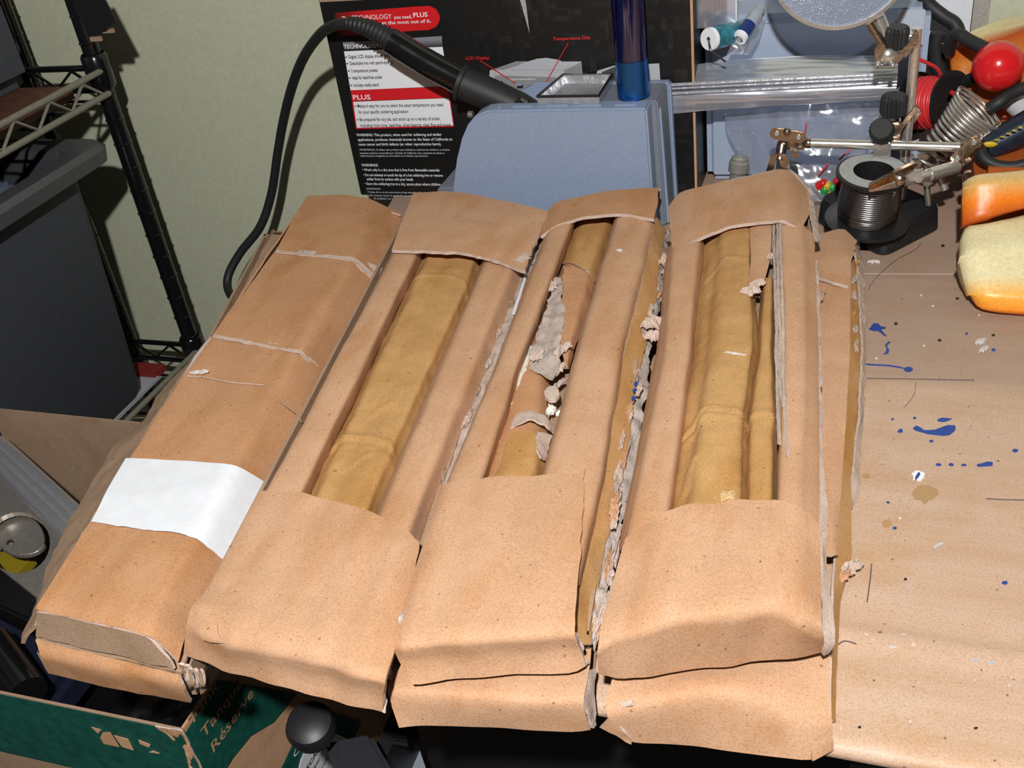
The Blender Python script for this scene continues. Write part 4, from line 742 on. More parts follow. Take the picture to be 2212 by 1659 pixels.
cpoly('printed_picture', [(1284, 180), (1290, 153), (1325, 142), (1424, 137), (1428, 200), (1286, 200)], PICT, .0004); cpoly('printed_picture', [(1300, 156), (1326, 145), (1340, 144), (1338, 180), (1300, 180)], PICD, .0007)
cpoly('silver_spike', [(1121, -8), (1134, -8), (1144, 72)], gritty('spike_print', (.35, .35, .36), .4, .5, 1500), .0004)
# ================================================================== soldering station
YS = .5595
st = thing('soldering_station', 'grey soldering station with curved side panels and steel tray, in front of the black carton', 'station', (-.18, YS+.024, 0))
def sprof(Y, dz=0., dx=0.):
    return None
sp = [PY(x, y, YS) for x, y in ((976, 470), (979, 400), (986, 345), (997, 300), (1010, 270), (1026, 251), (1046, 241), (1062, 239))]
zt = sp[-1][2]; xr_ = PY(1397, 240, YS)[0]; xrb = PY(1413, 440, YS)[0]
prof = [np.array([sp[0][0], YS, .0008])]+sp+[np.array([xr_, YS, zt]), np.array([xrb, YS, .0008])]
MB().prism(prof, (0, .0135, 0)).build('front_panel', GREY, st, bevel=.0012)
ty = lambda pts, y, sc: [np.array([p[0]+(sc if p[0] > -.15 else -sc)*0, y, p[2]]) for p in pts]
xs = PY(1165, 235, YS)[0]
core = [np.array([p[0]+.004 if p[0] < -.15 else p[0]-.0015, 0, min(p[2], zt-.001)]) for p in prof]
MB().prism([np.array([p[0], YS+.0133, p[2]]) for p in [np.array([xs, 0, .001]), np.array([xs, 0, zt-.0004]), np.array([xr_+.0035, 0, zt-.0004]), np.array([xrb+.004, 0, .001])]], (0, .0345, 0)).build('core', GREYD, st, bevel=.001)
# curved recess floor under the iron, lower than the panels
rec = [np.array([p[0]+.006, YS+.0133, p[2]-.016]) for p in sp[1:]]; rec = [np.array([rec[0][0], YS+.0133, .001])]+rec+[np.array([xs+.001, YS+.0133, zt-.016]), np.array([xs+.001, YS+.0133, .001])]
MB().prism(rec, (0, .030, 0)).build('recess_floor', GREYD, st)
rear = [np.array([p[0]+(.016 if p[0] < -.15 else .0055), YS+.0432, p[2]]) for p in prof]
MB().prism(rear, (0, .007, 0)).build('rear_panel', GREY, st, bevel=.0012)
MB().prism([np.array([xr_+.0034, YS+.016, zt-.006]), np.array([xr_+.0048, YS+.016, zt-.006]), np.array([xrb+.0056, YS+.016, .002]), np.array([xrb+.0040, YS+.016, .002])], (0, .003, 0)).build('side_rib', GREY, st)
MB().box((sp[0][0]-.012, YS+.01, .0005), (sp[0][0]+.01, YS+.045, .026)).build('foot_block', GREYD, st, bevel=.002)
for k in range(5):
    a = PY((1068, 1101, 1174, 1247, 1322)[k], 240, YS)[0]; b = PY((1079, 1149, 1224, 1297, 1372)[k], 240, YS)[0]
    MB().box((a, YS+.0042, zt-.001), (b, YS+.0078, zt+.0008)).build('vent_rib', GREY, st, bevel=.0007)
for k in range(2):
    a = PY((1150, 1115)[k], 184, YS+.046)[0]; MB().box((a, YS+.0455, zt-.001), (a+(.018, .004)[k], YS+.048, zt+.0008)).build('vent_rib', GREY, st, bevel=.0006)
# steel tray
tq = [P(x, y, zt) for x, y in ((1160, 228), (1296, 227), (1326, 178), (1217, 179))]
tb = MB(); c_ = np.mean(tq, axis=0)
ring = [[c_+(p-c_)*k_+np.array([0, 0, z_]) for p in tq] for k_, z_ in ((.97, .0002), (.99, .0050), (.95, .0056), (.91, .0050), (.84, .0006))]
v = [p for r_ in ring for p in r_]; f = [(i*4+k, i*4+(k+1) % 4, (i+1)*4+(k+1) % 4, (i+1)*4+k) for i in range(4) for k in range(4)]+[(16, 17, 18, 19), (3, 2, 1, 0)]
trp = tb.add(v, f).build('steel_tray', TRAYM, st)
MB().tube([c_+(p-c_)*.97+np.array([0, 0, .0052]) for p in tq]+[c_+(tq[0]-c_)*.97+np.array([0, 0, .0052])], .0009, 8).build('tray_rim', mat('dark_steel', (.05, .05, .055), .3, .8), trp)
# iron holder (black rest tube) belongs to the station
YI = YS+.026
hd = MB(); hd.tube([PY(1148, 250, YI+.002), PY(1120, 232, YI), PY(1060, 205, YI), PY(996, 178, YI)], [.0095, .0095, .0098, .0100], 24); hd.build('iron_holder', RUB, st, smooth=45)
MB().lathe([(.0100, 0), (.0112, .0005), (.0112, .003), (.0100, .0035)], PY(1003, 181, YI), PY(996, 178, YI)-PY(1060, 205, YI), 24).build('holder_collar', RUB, st, smooth=45)
MB().tube([PY(1117, 225, YI-.007), PY(1128, 214, YI-.007), PY(1140, 222, YI-.007)], .0022, 8).build('holder_clip', RUB, st)
MB().tube([PY(1012, 247, YI), PY(1022, 247, YI)], .0022, 8).build('screw', CHR, st)
# the iron with its ribbed strain relief and cable
ir = thing('soldering_iron', 'black soldering iron in its holder with a looping black cable', 'iron', PY(996, 178, YI))
hp = [PY(x, y, YI) for x, y in ((1040, 198), (990, 172), (930, 140), (880, 110), (845, 88))]
MB().tube(catmull(hp, 5), [.0086]*6+[.0084]*6+[.0082]*6+[.0080]*3, 24).build('handle', BLKG, ir, smooth=45)
rp = catmull([PY(x, y, YI) for x, y in ((846, 88), (815, 70), (785, 57), (752, 50))], 14)
rad = [(.0074-.0032*i/(len(rp)-1))*(1.0 if (i//2) % 2 else .86) for i in range(len(rp))]
MB().tube(rp, rad, 18).build('strain_relief', RUB, ir, smooth=70)
cp = [PY(756, 51, YI), PY(722, 55, YI+.004), PY(690, 76, YI+.016), PY(655, 126, YI+.034), PY(630, 190, YI+.048), PY(612, 262, YI+.058), PY(600, 330, YI+.064), PY(586, 420, YI+.066), PY(562, 490, YI+.062), PY(520, 545, YI+.056), PY(495, 590, YI+.048), PY(492, 622, YI+.040), PY(506, 646, YI+.03), PY(540, 672, YI+.02), PY(600, 690, YI+.01)]
MB().tube(catmull(cp, 8), .0034, 14).build('cable', RUB, ir, smooth=60)
# blue tube standing on the station
b0 = P(1369, 206, zt+.0004); axb = _n([-.006, .0, 1.]); rb = .0094
bt = thing('blue_tube', 'blue translucent tube with metallic base standing on the grey station', 'tube', b0)
zs = PY(1366, 126, b0[1])[2]-b0[2]
MB().lathe([(0, 0), (rb, 0), (rb, zs), (0, zs)], b0, axb, 36).build('metallic_base', gritty('blue_metal', (.03, .16, .52), .25, .1, 600, .1, metal=.9), bt, smooth=40)
MB().lathe([(rb*.97, zs+.0002), (rb*.97, zs+.085), (0, zs+.085)], b0, axb, 36).build('clear_sleeve', BLUET, bt, smooth=40)
MB().lathe([(0, zs+.0004), (rb*.62, zs+.0004), (rb*.62, zs+.060), (rb*.5, zs+.07), (0, zs+.075)], b0, axb, 28).build('inner_core', mat('dark_violet', (.012, .006, .05), .3), bt, smooth=40)
# ================================================================== shelving at left
SX, SY = -.5535, .64
sh = thing('wire_shelving', 'black wire shelving unit standing by the cream wall', 'shelf', (SX-.1, SY-.1, -.75))
zS1, zS2 = PY(205, 150, SY)[2], PY(430, 752, SY)[2]
SHW = gritty('dusty_rail', (.20, .19, .145), .35, .1, 500)
def post(x, y, par):
    pst = MB().lathe([(.0, -.75), (.0066, -.75), (.0066, .4), (0, .4)], (x, y, 0), (0, 0, 1), 20).build('post', BLKG, par, smooth=40)
    z = -.40
    while z < .2:
        MB().lathe([(.0066, z-.0006), (.0073, z-.0001), (.0073, z+.0005), (.0066, z+.0010)], (x, y, 0), (0, 0, 1), 20).build('groove_ring', BLKG, pst, smooth=50)
        z += .0195
post(SX, SY, sh); post(SX-.095, SY+.03, sh)
for z, m_ in ((zS1, SHW), (zS2, SHW)):
    MB().lathe([(.0085, -.014), (.0098, -.012), (.0098, .010), (.0085, .012)], (SX, SY, z), (0, 0, 1), 20).build('sleeve', BLKG, sh, smooth=50)
    for dz in (0, -.017):
        MB().tube([(SX+.006, SY-.004, z+dz), (SX+.006, SY-.5, z+dz)], .0024, 10).build('side_rail', m_, sh, smooth=60)
        MB().tube([(SX-.004, SY+.004, z+dz), (SX-.5, SY+.004, z+dz)], .0024, 10).build('back_rail', BLKG, sh, smooth=60)
    zz = []; 
    for k in range(26): zz.append((SX+.006, SY-.010-k*.0185, z-(.002 if k % 2 else .0155)))
    MB().tube(zz, .0013, 8).build('truss_wire', m_, sh, smooth=60)
    zz = [(SX-.010-k*.0185, SY+.004, z-(.002 if k % 2 else .0155)) for k in range(24)]
    MB().tube(zz, .0013, 8).build('truss_wire', BLKG, sh, smooth=60)
    for k in range(14): MB().tube([(SX+.006, SY-.02-k*.028, z-.0175), (SX-.48, SY-.02-k*.028, z-.0175)], .0012, 6).build('shelf_wire', BLKG, sh)
o = MB().prism([PY(x, y, WY) for x, y in ((205, 112), (216, 116), (241, 190), (228, 196))], (0, -.003, 0)).build('cream_plate', mat('cream_plastic', (.50, .49, .40), .4), None); tag(o, 'small cream plate on the wall behind the shelving post', 'plate')
# board on the upper shelf + grey bin above
bd_ = MB(); bd_.box((SX-.40, SY-.46, zS1-.015), (SX-.012, SY-.02, zS1-.006)); o = bd_.build('wooden_board', gritty('red_brown_board', (.11, .045, .03), .5, .3, 150), None)
tag(o, 'reddish brown board lying on the upper wire shelf', 'board')
ub = thing('grey_bin', 'dark grey bin on the upper shelf, cut by the left edge of the photo', 'bin', (SX-.16, SY-.20, zS1-.006))
q = P(30, 190, zS1-.005)
qb = P(34, 206, zS1-.0055)
MB().box((qb[0]-.25, qb[1]-.32, zS1-.0055), (qb[0], qb[1]+.03, zS1+.12)).build('bin_body', TUBM, ub, bevel=.012, seg=3)
MB().box((qb[0]-.256, qb[1]-.326, zS1+.12), (qb[0]+.006, qb[1]+.036, zS1+.13)).build('bin_rim', TUBM, ub, bevel=.003)
# charcoal tub on the lower shelf
YT = .59; tz0 = zS2-.012
tub = thing('plastic_tub', 'large charcoal plastic tub with a wide rim on the lower wire shelf', 'tub', (-.68, .45, tz0))
xt1 = PY(172, 345, YT)[0]; xt0 = PY(300, 790, YT)[0]; zr = PY(168, 340, YT)[2]
tv = []
def rrect(x0, x1, y0, y1, z, r, n=6):
    o_ = []
    for cx_, cy_, a0 in ((x1-r, y1-r, 0), (x0+r, y1-r, 90), (x0+r, y0+r, 180), (x1-r, y0+r, 270)):
        for k in range(n+1):
            a = math.radians(a0+90*k/n); o_.append(np.array([cx_+r*math.cos(a), cy_+r*math.sin(a), z]))
    return o_
loops = [rrect(-.82, xt0-.004, .28, YT-.004, tz0, .01), rrect(-.825, xt0, .275, YT, tz0+.008, .012), rrect(-.84, xt1, .26, YT, zr, .014)]
n_ = len(loops[0]); tb = MB(); tb.add([p for l in loops for p in l], [(i*n_+k, i*n_+(k+1) % n_, (i+1)*n_+(k+1) % n_, (i+1)*n_+k) for i in range(2) for k in range(n_)]+[tuple(range(n_))[::-1]])
inn = [rrect(-.835, xt1-.004, .265, YT-.004, zr, .012), rrect(-.82, xt0-.01, .28, YT-.01, tz0+.012, .01)]
tb.add([p for l in inn for p in l], [(k, n_+k, n_+(k+1) % n_, (k+1) % n_) for k in range(n_)]+[tuple(range(n_, 2*n_))])
tb.build('tub_body', TUBM, tub, smooth=40)
rl = [rrect(-.86, xt1+.018, .24, YT+.018, zr-.006, .016), rrect(-.86, xt1+.020, .24, YT+.020, zr+.004, .018), rrect(-.856, xt1+.016, .244, YT+.016, zr+.008, .016), rrect(-.836, xt1-.003, .264, YT-.003, zr+.006, .012), rrect(-.836, xt1-.003, .264, YT-.003, zr-.004, .012)]
MB().add([p for l in rl for p in l], [(i*n_+k, i*n_+(k+1) % n_, (i+1)*n_+(k+1) % n_, (i+1)*n_+k) for i in range(4) for k in range(n_)]).build('tub_rim', gritty('tub_rim_plastic', (.075, .076, .082), .4, .1, 500), tub, smooth=40)
o = MB().box((xt1-.075, YT-.15, zr-.05), (xt1-.02, YT-.045, zr+.002)).build('storage_case', gritty('blue_grey_plastic', (.10, .13, .19), .3, .1, 300), None, bevel=.004); tag(o, 'blue grey plastic case poking out of the charcoal tub', 'case')
# papers under the tub
pp = thing('paper_stack', 'stack of white papers topped by a red folder, under the charcoal tub', 'papers', (-.62, .5, zS2-.0165))
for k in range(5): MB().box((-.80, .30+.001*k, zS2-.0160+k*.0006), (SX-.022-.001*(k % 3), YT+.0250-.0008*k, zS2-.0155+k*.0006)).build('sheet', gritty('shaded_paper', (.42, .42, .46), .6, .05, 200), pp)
MB().box((-.80, YT+.019, zS2-.0158), (SX-.024, YT+.036, zS2-.0100)).build('folder', gritty('red_folder', (.22, .02, .02), .5, .1, 200), pp)
# black strap bundle hanging at the top left
sb = thing('strap_bundle', 'bundle of black straps hanging beside the shelving post', 'straps', PY(215, 70, SY-.03))
for k in range(5):
    a, b = PY(142+k*11, -60, SY-.03-.002*k), PY(201+k*11, 84-k*8, SY-.03-.002*k)
    d = np.array([.0031, 0, .0006]); t_ = np.array([0, .0012, 0])
    MB().prism([a-d, a+d, a+d+t_, a-d+t_], b-a).build('strap', BLK, sb)
for k in range(2): MB().box(PY(196+26*k, 90-18*k, SY-.032), PY(196+26*k, 90-18*k, SY-.032)+np.array([.009, .002, .003])).build('strap_end', KRS, sb)
# ================================================================== open carton at lower left, below the bench
ZO = -.06
oc0 = thing('open_carton', 'open green printed kraft carton full of hardware at lower left', 'carton', (-.42, .31, -.26))
x1_, y0_, y1_ = -.2560, .2130, .4110; x0_ = -.53; zb_ = -.25; tk = .0013
GREEN = gritty('green_print', (.006, .075, .055), .5, .25, 200)
MB().box((x0_, y1_-tk, zb_), (x1_, y1_, ZO)).build('back_panel', KRS, oc0)
MB().box((x0_, y0_, zb_), (x1_, y0_+tk, ZO)).build('front_panel', KRS, oc0)
MB().box((x1_-tk, y0_+tk, zb_), (x1_, y1_-tk, ZO)).build('side_panel', KR, oc0)
MB().box((x0_, y0_, zb_-.003), (x1_, y1_, zb_)).build('base', KRS, oc0)
fp = [PY(x, y, y0_-.0004) for x, y in ((-60, 1494), (0, 1503), (310, 1556), (330, 1562), (396, 1582))]
zgb = [PY(x, y, y0_-.0004) for x, y in ((-60, 1608), (0, 1622), (200, 1662), (425, 1700))]
MB().prism([np.array([x0_, y0_-.0004, ZO]), np.array([x1_, y0_-.0004, ZO]), np.array([x1_, y0_-.0004, zgb[2][2]-.002]), np.array([x0_, y0_-.0004, zgb[1][2]])], (0, -.0003, 0)).build('green_print', GREEN, oc0)
def opoly(pts, m, name='logo_print'): MB().prism([PY(x, y, y0_-.0009) for x, y in pts], (0, -.0003, 0)).build(name, m, oc0)
opoly([(217, 1592), (222, 1582), (238, 1581), (258, 1613), (225, 1606)], KR); opoly([(247, 1588), (277, 1596), (289, 1620), (264, 1612)], KR)
opoly([(198, 1570), (219, 1576), (213, 1584)], KR); opoly([(300, 1598), (325, 1608), (323, 1614), (303, 1606)], KR); opoly([(322, 1624), (345, 1627), (330, 1621)], KR)
sheet('torn_edge', [[tuple(np.array([x1_-.012, y0_-.001, ZO+.001])), tuple(np.array([x1_+.001, y0_-.001, ZO+.001]))], [tuple(np.array([x1_-.003, y0_-.0012, ZO-.010])), tuple(np.array([x1_+.0012, y0_-.0004, ZO-.010]))], [tuple(np.array([x1_-.002, y0_-.001, ZO-.05])), tuple(np.array([x1_+.0012, y0_+.0005, ZO-.05]))]], KR, oc0, world=True, thick=.0008, amp=.0006, freq=200, crumple=.0006, rag={'l': .0015}, res=.0018, seed=300)
# side face print: reads along the depth of the box
XS = x1_+.0004
UY = np.array([0, 1., 0])
def spoly(pts, m, off=0., name='side_print'): MB().prism([PX(x, y, XS+off) for x, y in pts], (.0003, 0, 0)).build(name, m, oc0)
spoly([(399, 1585), (470, 1470), (640, 1500), (590, 1560), (540, 1590), (500, 1640), (470, 1690), (440, 1700)], GREEN)
def stext(s_, a, b, cap_px, m, off=.0009, bold=.01):
    p, q = PX(a[0], a[1], XS), PX(b[0], b[1], XS); L_ = np.linalg.norm(q-p); u_ = _n(q-p); up_ = _n(np.cross(np.array([1., 0, 0]), u_))
    h = cap_px/FOC*np.linalg.norm(p-CAM)*1.35
    text(s_, 'lettering', m, oc0, p, u_, up_, L_, h, off, bold)
KRT = paper('kraft_lettering', (.44, .27, .14), (.40, .24, .12), (.36, .2, .1))
stext('Tanque', (436, 1597), (520, 1478), 20, KRT); stext('Réserve', (458, 1626), (545, 1500), 20, KRT); stext('Tank', (408, 1572), (470, 1482), 20, KRT)
spoly([(590, 1690), (612, 1650), (640, 1590), (690, 1530), (780, 1560), (720, 1690)], GREEN, .0004, 'side_label')
spoly([(637, 1690), (650, 1640), (668, 1600), (700, 1575), (760, 1600), (730, 1690)], WHITE, .0008, 'side_label')
stext('Cascade', (630, 1638), (690, 1545), 13, WTXT, .0016); stext('CASCADE', (640, 1690), (690, 1605), 8, BTXT, .0020); stext('Super 3" Flush', (664, 1672), (712, 1590), 6, BTXT, .0020); stext('is a trademark', (676, 1680), (715, 1610), 4, BTXT, .0020)
# hardware lying in the carton
Zh = -.075
RAILM = gritty('polished_rail', (.62, .62, .66), .28, .06, 300, .05, metal=.75)
cr_ = thing('chrome_rail', 'polished chrome rail lying diagonally in the open carton', 'rail', P(70, 1030, Zh))
for k, (dx, dy, r_, m_) in enumerate(((0, 0, .0042, RAILM), (-17, 16, .0040, RAILM), (-34, 32, .0046, RAILM))):
    a, b = P(2+dx*.5, 955+dy*1.2, Zh), P(190+dx, 1130+dy, Zh)
    MB().tube([a, b], r_, 16).build('bar', m_, cr_, smooth=40)
mp_ = thing('metal_plate', 'flat grey metal plate with a round opening, below the chrome rail', 'plate', P(60, 1150, Zh-.01))
zpl = Zh-.008
outer = [P(x, y, zpl) for x, y in ((-45, 985), (10, 1030), (135, 1120), (165, 1180), (170, 1330), (60, 1330), (-70, 1290))]
cen = P(40, 1170, zpl); hole = [P(40+68*math.cos(a), 1172+66*math.sin(a), zpl) for a in np.linspace(0, 2*math.pi, 33)[:-1]]
def plate_with_hole(outer, hole, h, name, m, par):
    import bmesh
    bm = bmesh.new(); N_ = len(hole)
    cx_ = np.mean(hole, axis=0)
    def hit(d):
        best = None
        for i in range(len(outer)):
            a, b = outer[i][:2]-cx_[:2], outer[(i+1) % len(outer)][:2]-cx_[:2]; e = b-a
            den = d[0]*e[1]-d[1]*e[0]
            if abs(den) < 1e-12: continue
            t = (a[0]*e[1]-a[1]*e[0])/den; s_ = (a[0]*d[1]-a[1]*d[0])/den
            if t > 0 and -1e-6 <= s_ <= 1+1e-6: best = t if best is None else min(best, t)
        return best or .05
    V = []; 
    for p in hole:
        d = _n(np.r_[p[:2]-cx_[:2], 0]); t = hit(d); V.append((p, np.array([cx_[0]+d[0]*t, cx_[1]+d[1]*t, p[2]])))
    vs = []; f = []
    for (a, b) in V: vs += [a, b, a-np.array([0, 0, h]), b-np.array([0, 0, h])]
    for k in range(N_):
        i, j = 4*k, 4*((k+1) % N_); f += [(i, i+1, j+1, j), (i+2, j+2, j+3, i+3), (i, j, j+2, i+2), (i+1, i+3, j+3, j+1)]
    return MB().add(vs, f).build(name, m, par)
plate_with_hole(outer, hole, .003, 'plate', ALU, mp_)
MB().prism([P(40+54*math.cos(a)+(8 if math.sin(a) > .3 else 0), 1160+48*math.sin(a)*(1 if math.sin(a) < 0 else .8), zpl-.006) for a in np.linspace(0, 2*math.pi, 30)[:-1]], (0, 0, -.003)).build('inner_disc', ALU, mp_, bevel=.0004)
MB().lathe([(0, .0012), (.0016, .001), (.0022, 0), (.0022, -.001)], P(22, 1172, zpl-.006), (0, 0, 1), 14).build('rivet', CHRD, mp_)
yb_ = MB().box(P(-10, 1215, zpl-.02)+np.array([-.01, -.006, -.006]), P(40, 1215, zpl-.02)+np.array([.006, .006, 0])).build('yellow_block', mat('olive_yellow', (.25, .19, .01), .5), None); tag(yb_, 'small yellow piece showing through the plate opening', 'block')
bb = MB(); bb.prism([P(x, y, Zh+.006) for x, y in ((-60, 1180), (0, 1228), (78, 1290), (62, 1340), (0, 1312), (-60, 1280))], (0, 0, -.014)); o = bb.build('black_bar', BLKG, None, bevel=.0015); tag(o, 'glossy black plastic bar at the left edge, below the metal plate', 'bar')
o = MB().box(P(-80, 1420, -.12)+np.array([0, -.03, -.02]), P(120, 1420, -.12)+np.array([.02, .03, .004])).build('dark_case', gritty('glossy_navy', (.012, .014, .03), .15, .1, 100, .3, bd=.004), None, bevel=.006); tag(o, 'glossy dark navy case deep in the open carton', 'case')
o = MB().tube([P(-20, 1390, -.095), P(60, 1500, -.10)], .010, 20).build('dark_bottle', BLKG, None, smooth=40); tag(o, 'dark shiny cylinder lying in the open carton', 'bottle')
# grey plastic arm and dark panel under the bench
ar = thing('chair_arm', 'dark grey plastic chair arm below the second box', 'chair', P(690, 1600, -.07))
MB().lathe([(0, .003), (.006, .0026), (.0092, .001), (.0105, -.003), (.0098, -.008), (0, -.010)], P(668, 1562, -.060), _n([.15, -.25, 1]), 28).build('arm_pad', gritty('smoky_plastic', (.012, .012, .014), .45, .1, 200), ar, smooth=40)
MB().prism([P(x, y, -.08) for x, y in ((700, 1600), (800, 1580), (880, 1720), (740, 1720))], (0, 0, -.02)).build('arm_support', gritty('slate_plastic', (.02, .02, .025), .5, .1, 200), ar, bevel=.002)
o = MB().prism([P(x, y, -.13) for x, y in ((872, 1600), (900, 1600), (940, 1720), (850, 1720))], (0, 0, -.01)).build('steel_bracket', gritty('dim_panel', (.2, .22, .26), .5), None); tag(o, 'grey blue sliver of a bracket deep below the boxes', 'bracket')
rk = thing('ribbed_block', 'black ribbed block in the shade below the middle boxes', 'block', P(850, 1590, -.10))
MB().box(P(835, 1560, -.10)+np.array([0, -.03, -.03]), P(870, 1560, -.10)+np.array([0, .01, 0])).build('block', BLK, rk)
for k in range(8): MB().box(P(838+k*1.5, 1556+k*7, -.099)+np.array([0, -.0008, 0]), P(872+k*1.5, 1560+k*7, -.099)+np.array([0, .0004, .001])).build('rib', BLK, rk)
o = MB().prism([P(x, y, -.06) for x, y in ((1838, 1650), (2030, 1672), (2060, 1760), (1800, 1760))], (0, 0, -.004)).build('pale_tray', gritty('mint_plastic', (.42, .5, .46), .5), None); tag(o, 'pale mint tray edge peeking out under the bench at bottom right', 'tray')
# ================================================================== right side: helping hand and its neighbours
def depth(p): return float((RM.T@(np.array(p)-CAM))[2])
def pxr(px, p): return px/FOC*depth(p)
hh = thing('helping_hand', 'helping hand stand with black iron base, crossbar, clips and magnifier', 'stand', P(1900, 500, 0))
Lq, Fq, Rq = P(1757, 480, 0), P(1908, 560, 0), P(2036, 494, 0); Kq = Lq+Rq-Fq
def shr(pts, k, z):
    c = np.mean(pts, axis=0); return [np.array([c[0]+(p[0]-c[0])*k, c[1]+(p[1]-c[1])*k, z]) for p in pts]
def rounded(pts, r, n=5):
    o = []
    for i in range(len(pts)):
        a, b, c = pts[i-1], pts[i], pts[(i+1) % len(pts)]; p, q = b+_n(a-b)*r, b+_n(c-b)*r
        for k in range(n+1): t = k/n; o.append((1-t)**2*p+2*t*(1-t)*b+t*t*q)
    return o
bl = [rounded(shr([Lq, Fq, Rq, Kq], s_, z_), .008) for s_, z_ in ((.97, .0003), (1, .0015), (.97, .0125), (.93, .0158))]; n_ = len(bl[0])
MB().add([p for l in bl for p in l], [(i*n_+k, i*n_+(k+1) % n_, (i+1)*n_+(k+1) % n_, (i+1)*n_+k) for i in range(3) for k in range(n_)]+[tuple(range(3*n_, 4*n_)), tuple(range(n_))[::-1]]).build('base', IRONB, hh, smooth=40)
YP = .5915; pb = P(1947, 430, .0158)
ptop = PY(1944, 62, pb[1])
MB().tube([pb, np.array([pb[0], pb[1], ptop[2]])], .0027, 18).build('pole', CHR, hh, smooth=40)
YPb = pb[1]
def knob(px, py, r, h, ax, Y, name='knob'):
    c = PY(px, py, Y); n = 44; prof = [(0, h), (r*.8, h), (r*.95, h*.92), (r, h*.8), (r, h*.1), (r*.9, 0), (0, 0)]
    m_ = MB(); m_.lathe(prof, c-_n(ax)*h/2, ax, n)
    vv = m_.v
    for i in range(2, 5):
        for k in range(0, n, 2):
            p = vv[i*n+k]; a = _n(ax); d = p-c; rad_ = d-a*np.dot(d, a); vv[i*n+k] = p-rad_*.09
    return m_.build(name, RUB, hh)
tow = _n(CAM-PY(1905, 285, YPb))
knob(1931, 226, .0070, .0112, (0, 0, 1), YPb-.006); knob(1935, 79, .0066, .0110, (0.05, 0, 1), YPb-.006)
YB = YPb-.016
knob(1905, 283, .0066, .0085, _n([-.1, -.75, .65]), YB-.006)
MB().box(PY(1886, 333, YB)+np.array([0, -.005, 0]), PY(1926, 303, YB)+np.array([0, .005, .0008])).build('clamp_block', CHR, hh, bevel=.0008)
MB().box(PY(1893, 302, YPb)+np.array([0, -.013, 0]), PY(1947, 246, YPb)+np.array([0, .005, 0])).build('clamp_block', CHRD, hh, bevel=.0012)
def strip(pts, Y0, Y1, m_, t_=.0009, name='clamp_plate'):
    q = [PY(x, y, Y0) for x, y in pts]; return MB().prism(q, (0, Y1-Y0, 0)).build(name, m_, hh, bevel=.0002)
strip([(1978, 228), (1984, 234), (1948, 282), (1938, 292), (1930, 290), (1960, 250)], YPb-.010, YPb-.008, CHRD)
strip([(1984, 232), (1990, 244), (1956, 296), (1936, 306), (1938, 294)], YPb+.004, YPb+.006, CHRD)
strip([(1978, 64), (1985, 70), (1985, 92), (1960, 118), (1932, 142), (1924, 140), (1940, 116), (1960, 96)], YPb-.011, YPb-.009, CHRD)
strip([(1888, 108), (1902, 92), (1912, 98), (1904, 128), (1892, 142), (1890, 122)], YPb-.013, YPb-.011, CHRD)
MB().box(PY(1958, 94, YPb)+np.array([0, -.008, 0]), PY(1984, 64, YPb)+np.array([0, .002, 0])).build('clamp_block', CHR, hh, bevel=.001)
MB().ball(PY(1917, 118, YPb-.008), .0058, 20).build('ball_joint', CHR, hh, smooth=60)
for (x, y) in ((1896, 139), (1928, 141)): MB().ball(PY(x, y, YPb-.013), .0016, 12).build('rivet', CHR, hh, smooth=60)
MB().tube([PY(1878, 48, YPb-.012), PY(1914, 108, YPb-.010)], .0022, 12).build('lens_stem', CHRD, hh, smooth=60)
MB().tube([PY(1896, 36, YPb-.006), PY(1922, 100, YPb-.006)], .0036, 12).build('lens_stem', CHR, hh, smooth=60)
lc = PY(1818, -102, YPb-.012); lr = pxr(158, lc); ln = _n(CAM-lc)+np.array([.12, 0, -.05])
MB().lathe([(lr*.955, -.0025), (lr, -.0022), (lr*1.012, 0), (lr, .0022), (lr*.955, .0025), (lr*.948, 0), (lr*.955, -.0025)], lc, ln, 72).build('lens_rim', CHR, hh, smooth=50); rim_ = bpy.data.objects['lens_rim']
MB().lathe([(0, .0022), (lr*.5, .0017), (lr*.95, .0004), (lr*.95, -.0004), (0, -.0022)], lc, ln, 64).build('lens', LENS, rim_, smooth=50)
# crossbar with its two clips
ea, eb = PY(1746, 309, YB), PY(2082, 318, YB)
MB().tube([ea, eb], .0026, 18).build('crossbar', CHR, hh, smooth=40)
MB().ball(ea, .0030, 14).build('end_ball', CHRD, hh, smooth=60); MB().ball(eb, .0034, 14).build('end_ball', CHRD, hh, smooth=60)
def jplate(c1, c2, w_, Y, dy, m_=CHRD):
    (x1, y1), (x2, y2) = c1, c2; a = math.atan2(y2-y1, x2-x1); pts = []
    for k in range(9): q = a+math.pi/2+math.pi*k/8; pts.append((x1+w_*math.cos(q), y1+w_*math.sin(q)*.8))
    for k in range(9): q = a-math.pi/2+math.pi*k/8; pts.append((x2+w_*math.cos(q), y2+w_*math.sin(q)*.8))
    jp = MB().prism([PY(x, y, Y) for x, y in pts], (0, dy, 0)).build('joint_plate', m_, hh, bevel=.0003)
    for (x, y) in (c1, c2): MB().lathe([(0, .0012), (.0012, .0011), (.0017, .0004), (.0017, 0)], PY(x, y, Y), (0, -1, .2), 12).build('rivet', CHR, jp, smooth=50)
jplate((1678, 289), (1725, 297), 16, YB-.005, .001); jplate((1692, 312), (1728, 314), 14, YB+.003, .001)
MB().ball(PY(1700, 284, YB-.007), .0022, 12).build('wing_screw', CHRD, hh, smooth=60)
MB().tube([PY(1690, 312, YB), PY(1684, 345, YB-.004)], .0030, 14).build('clip_barrel', CHRD, hh, smooth=50)
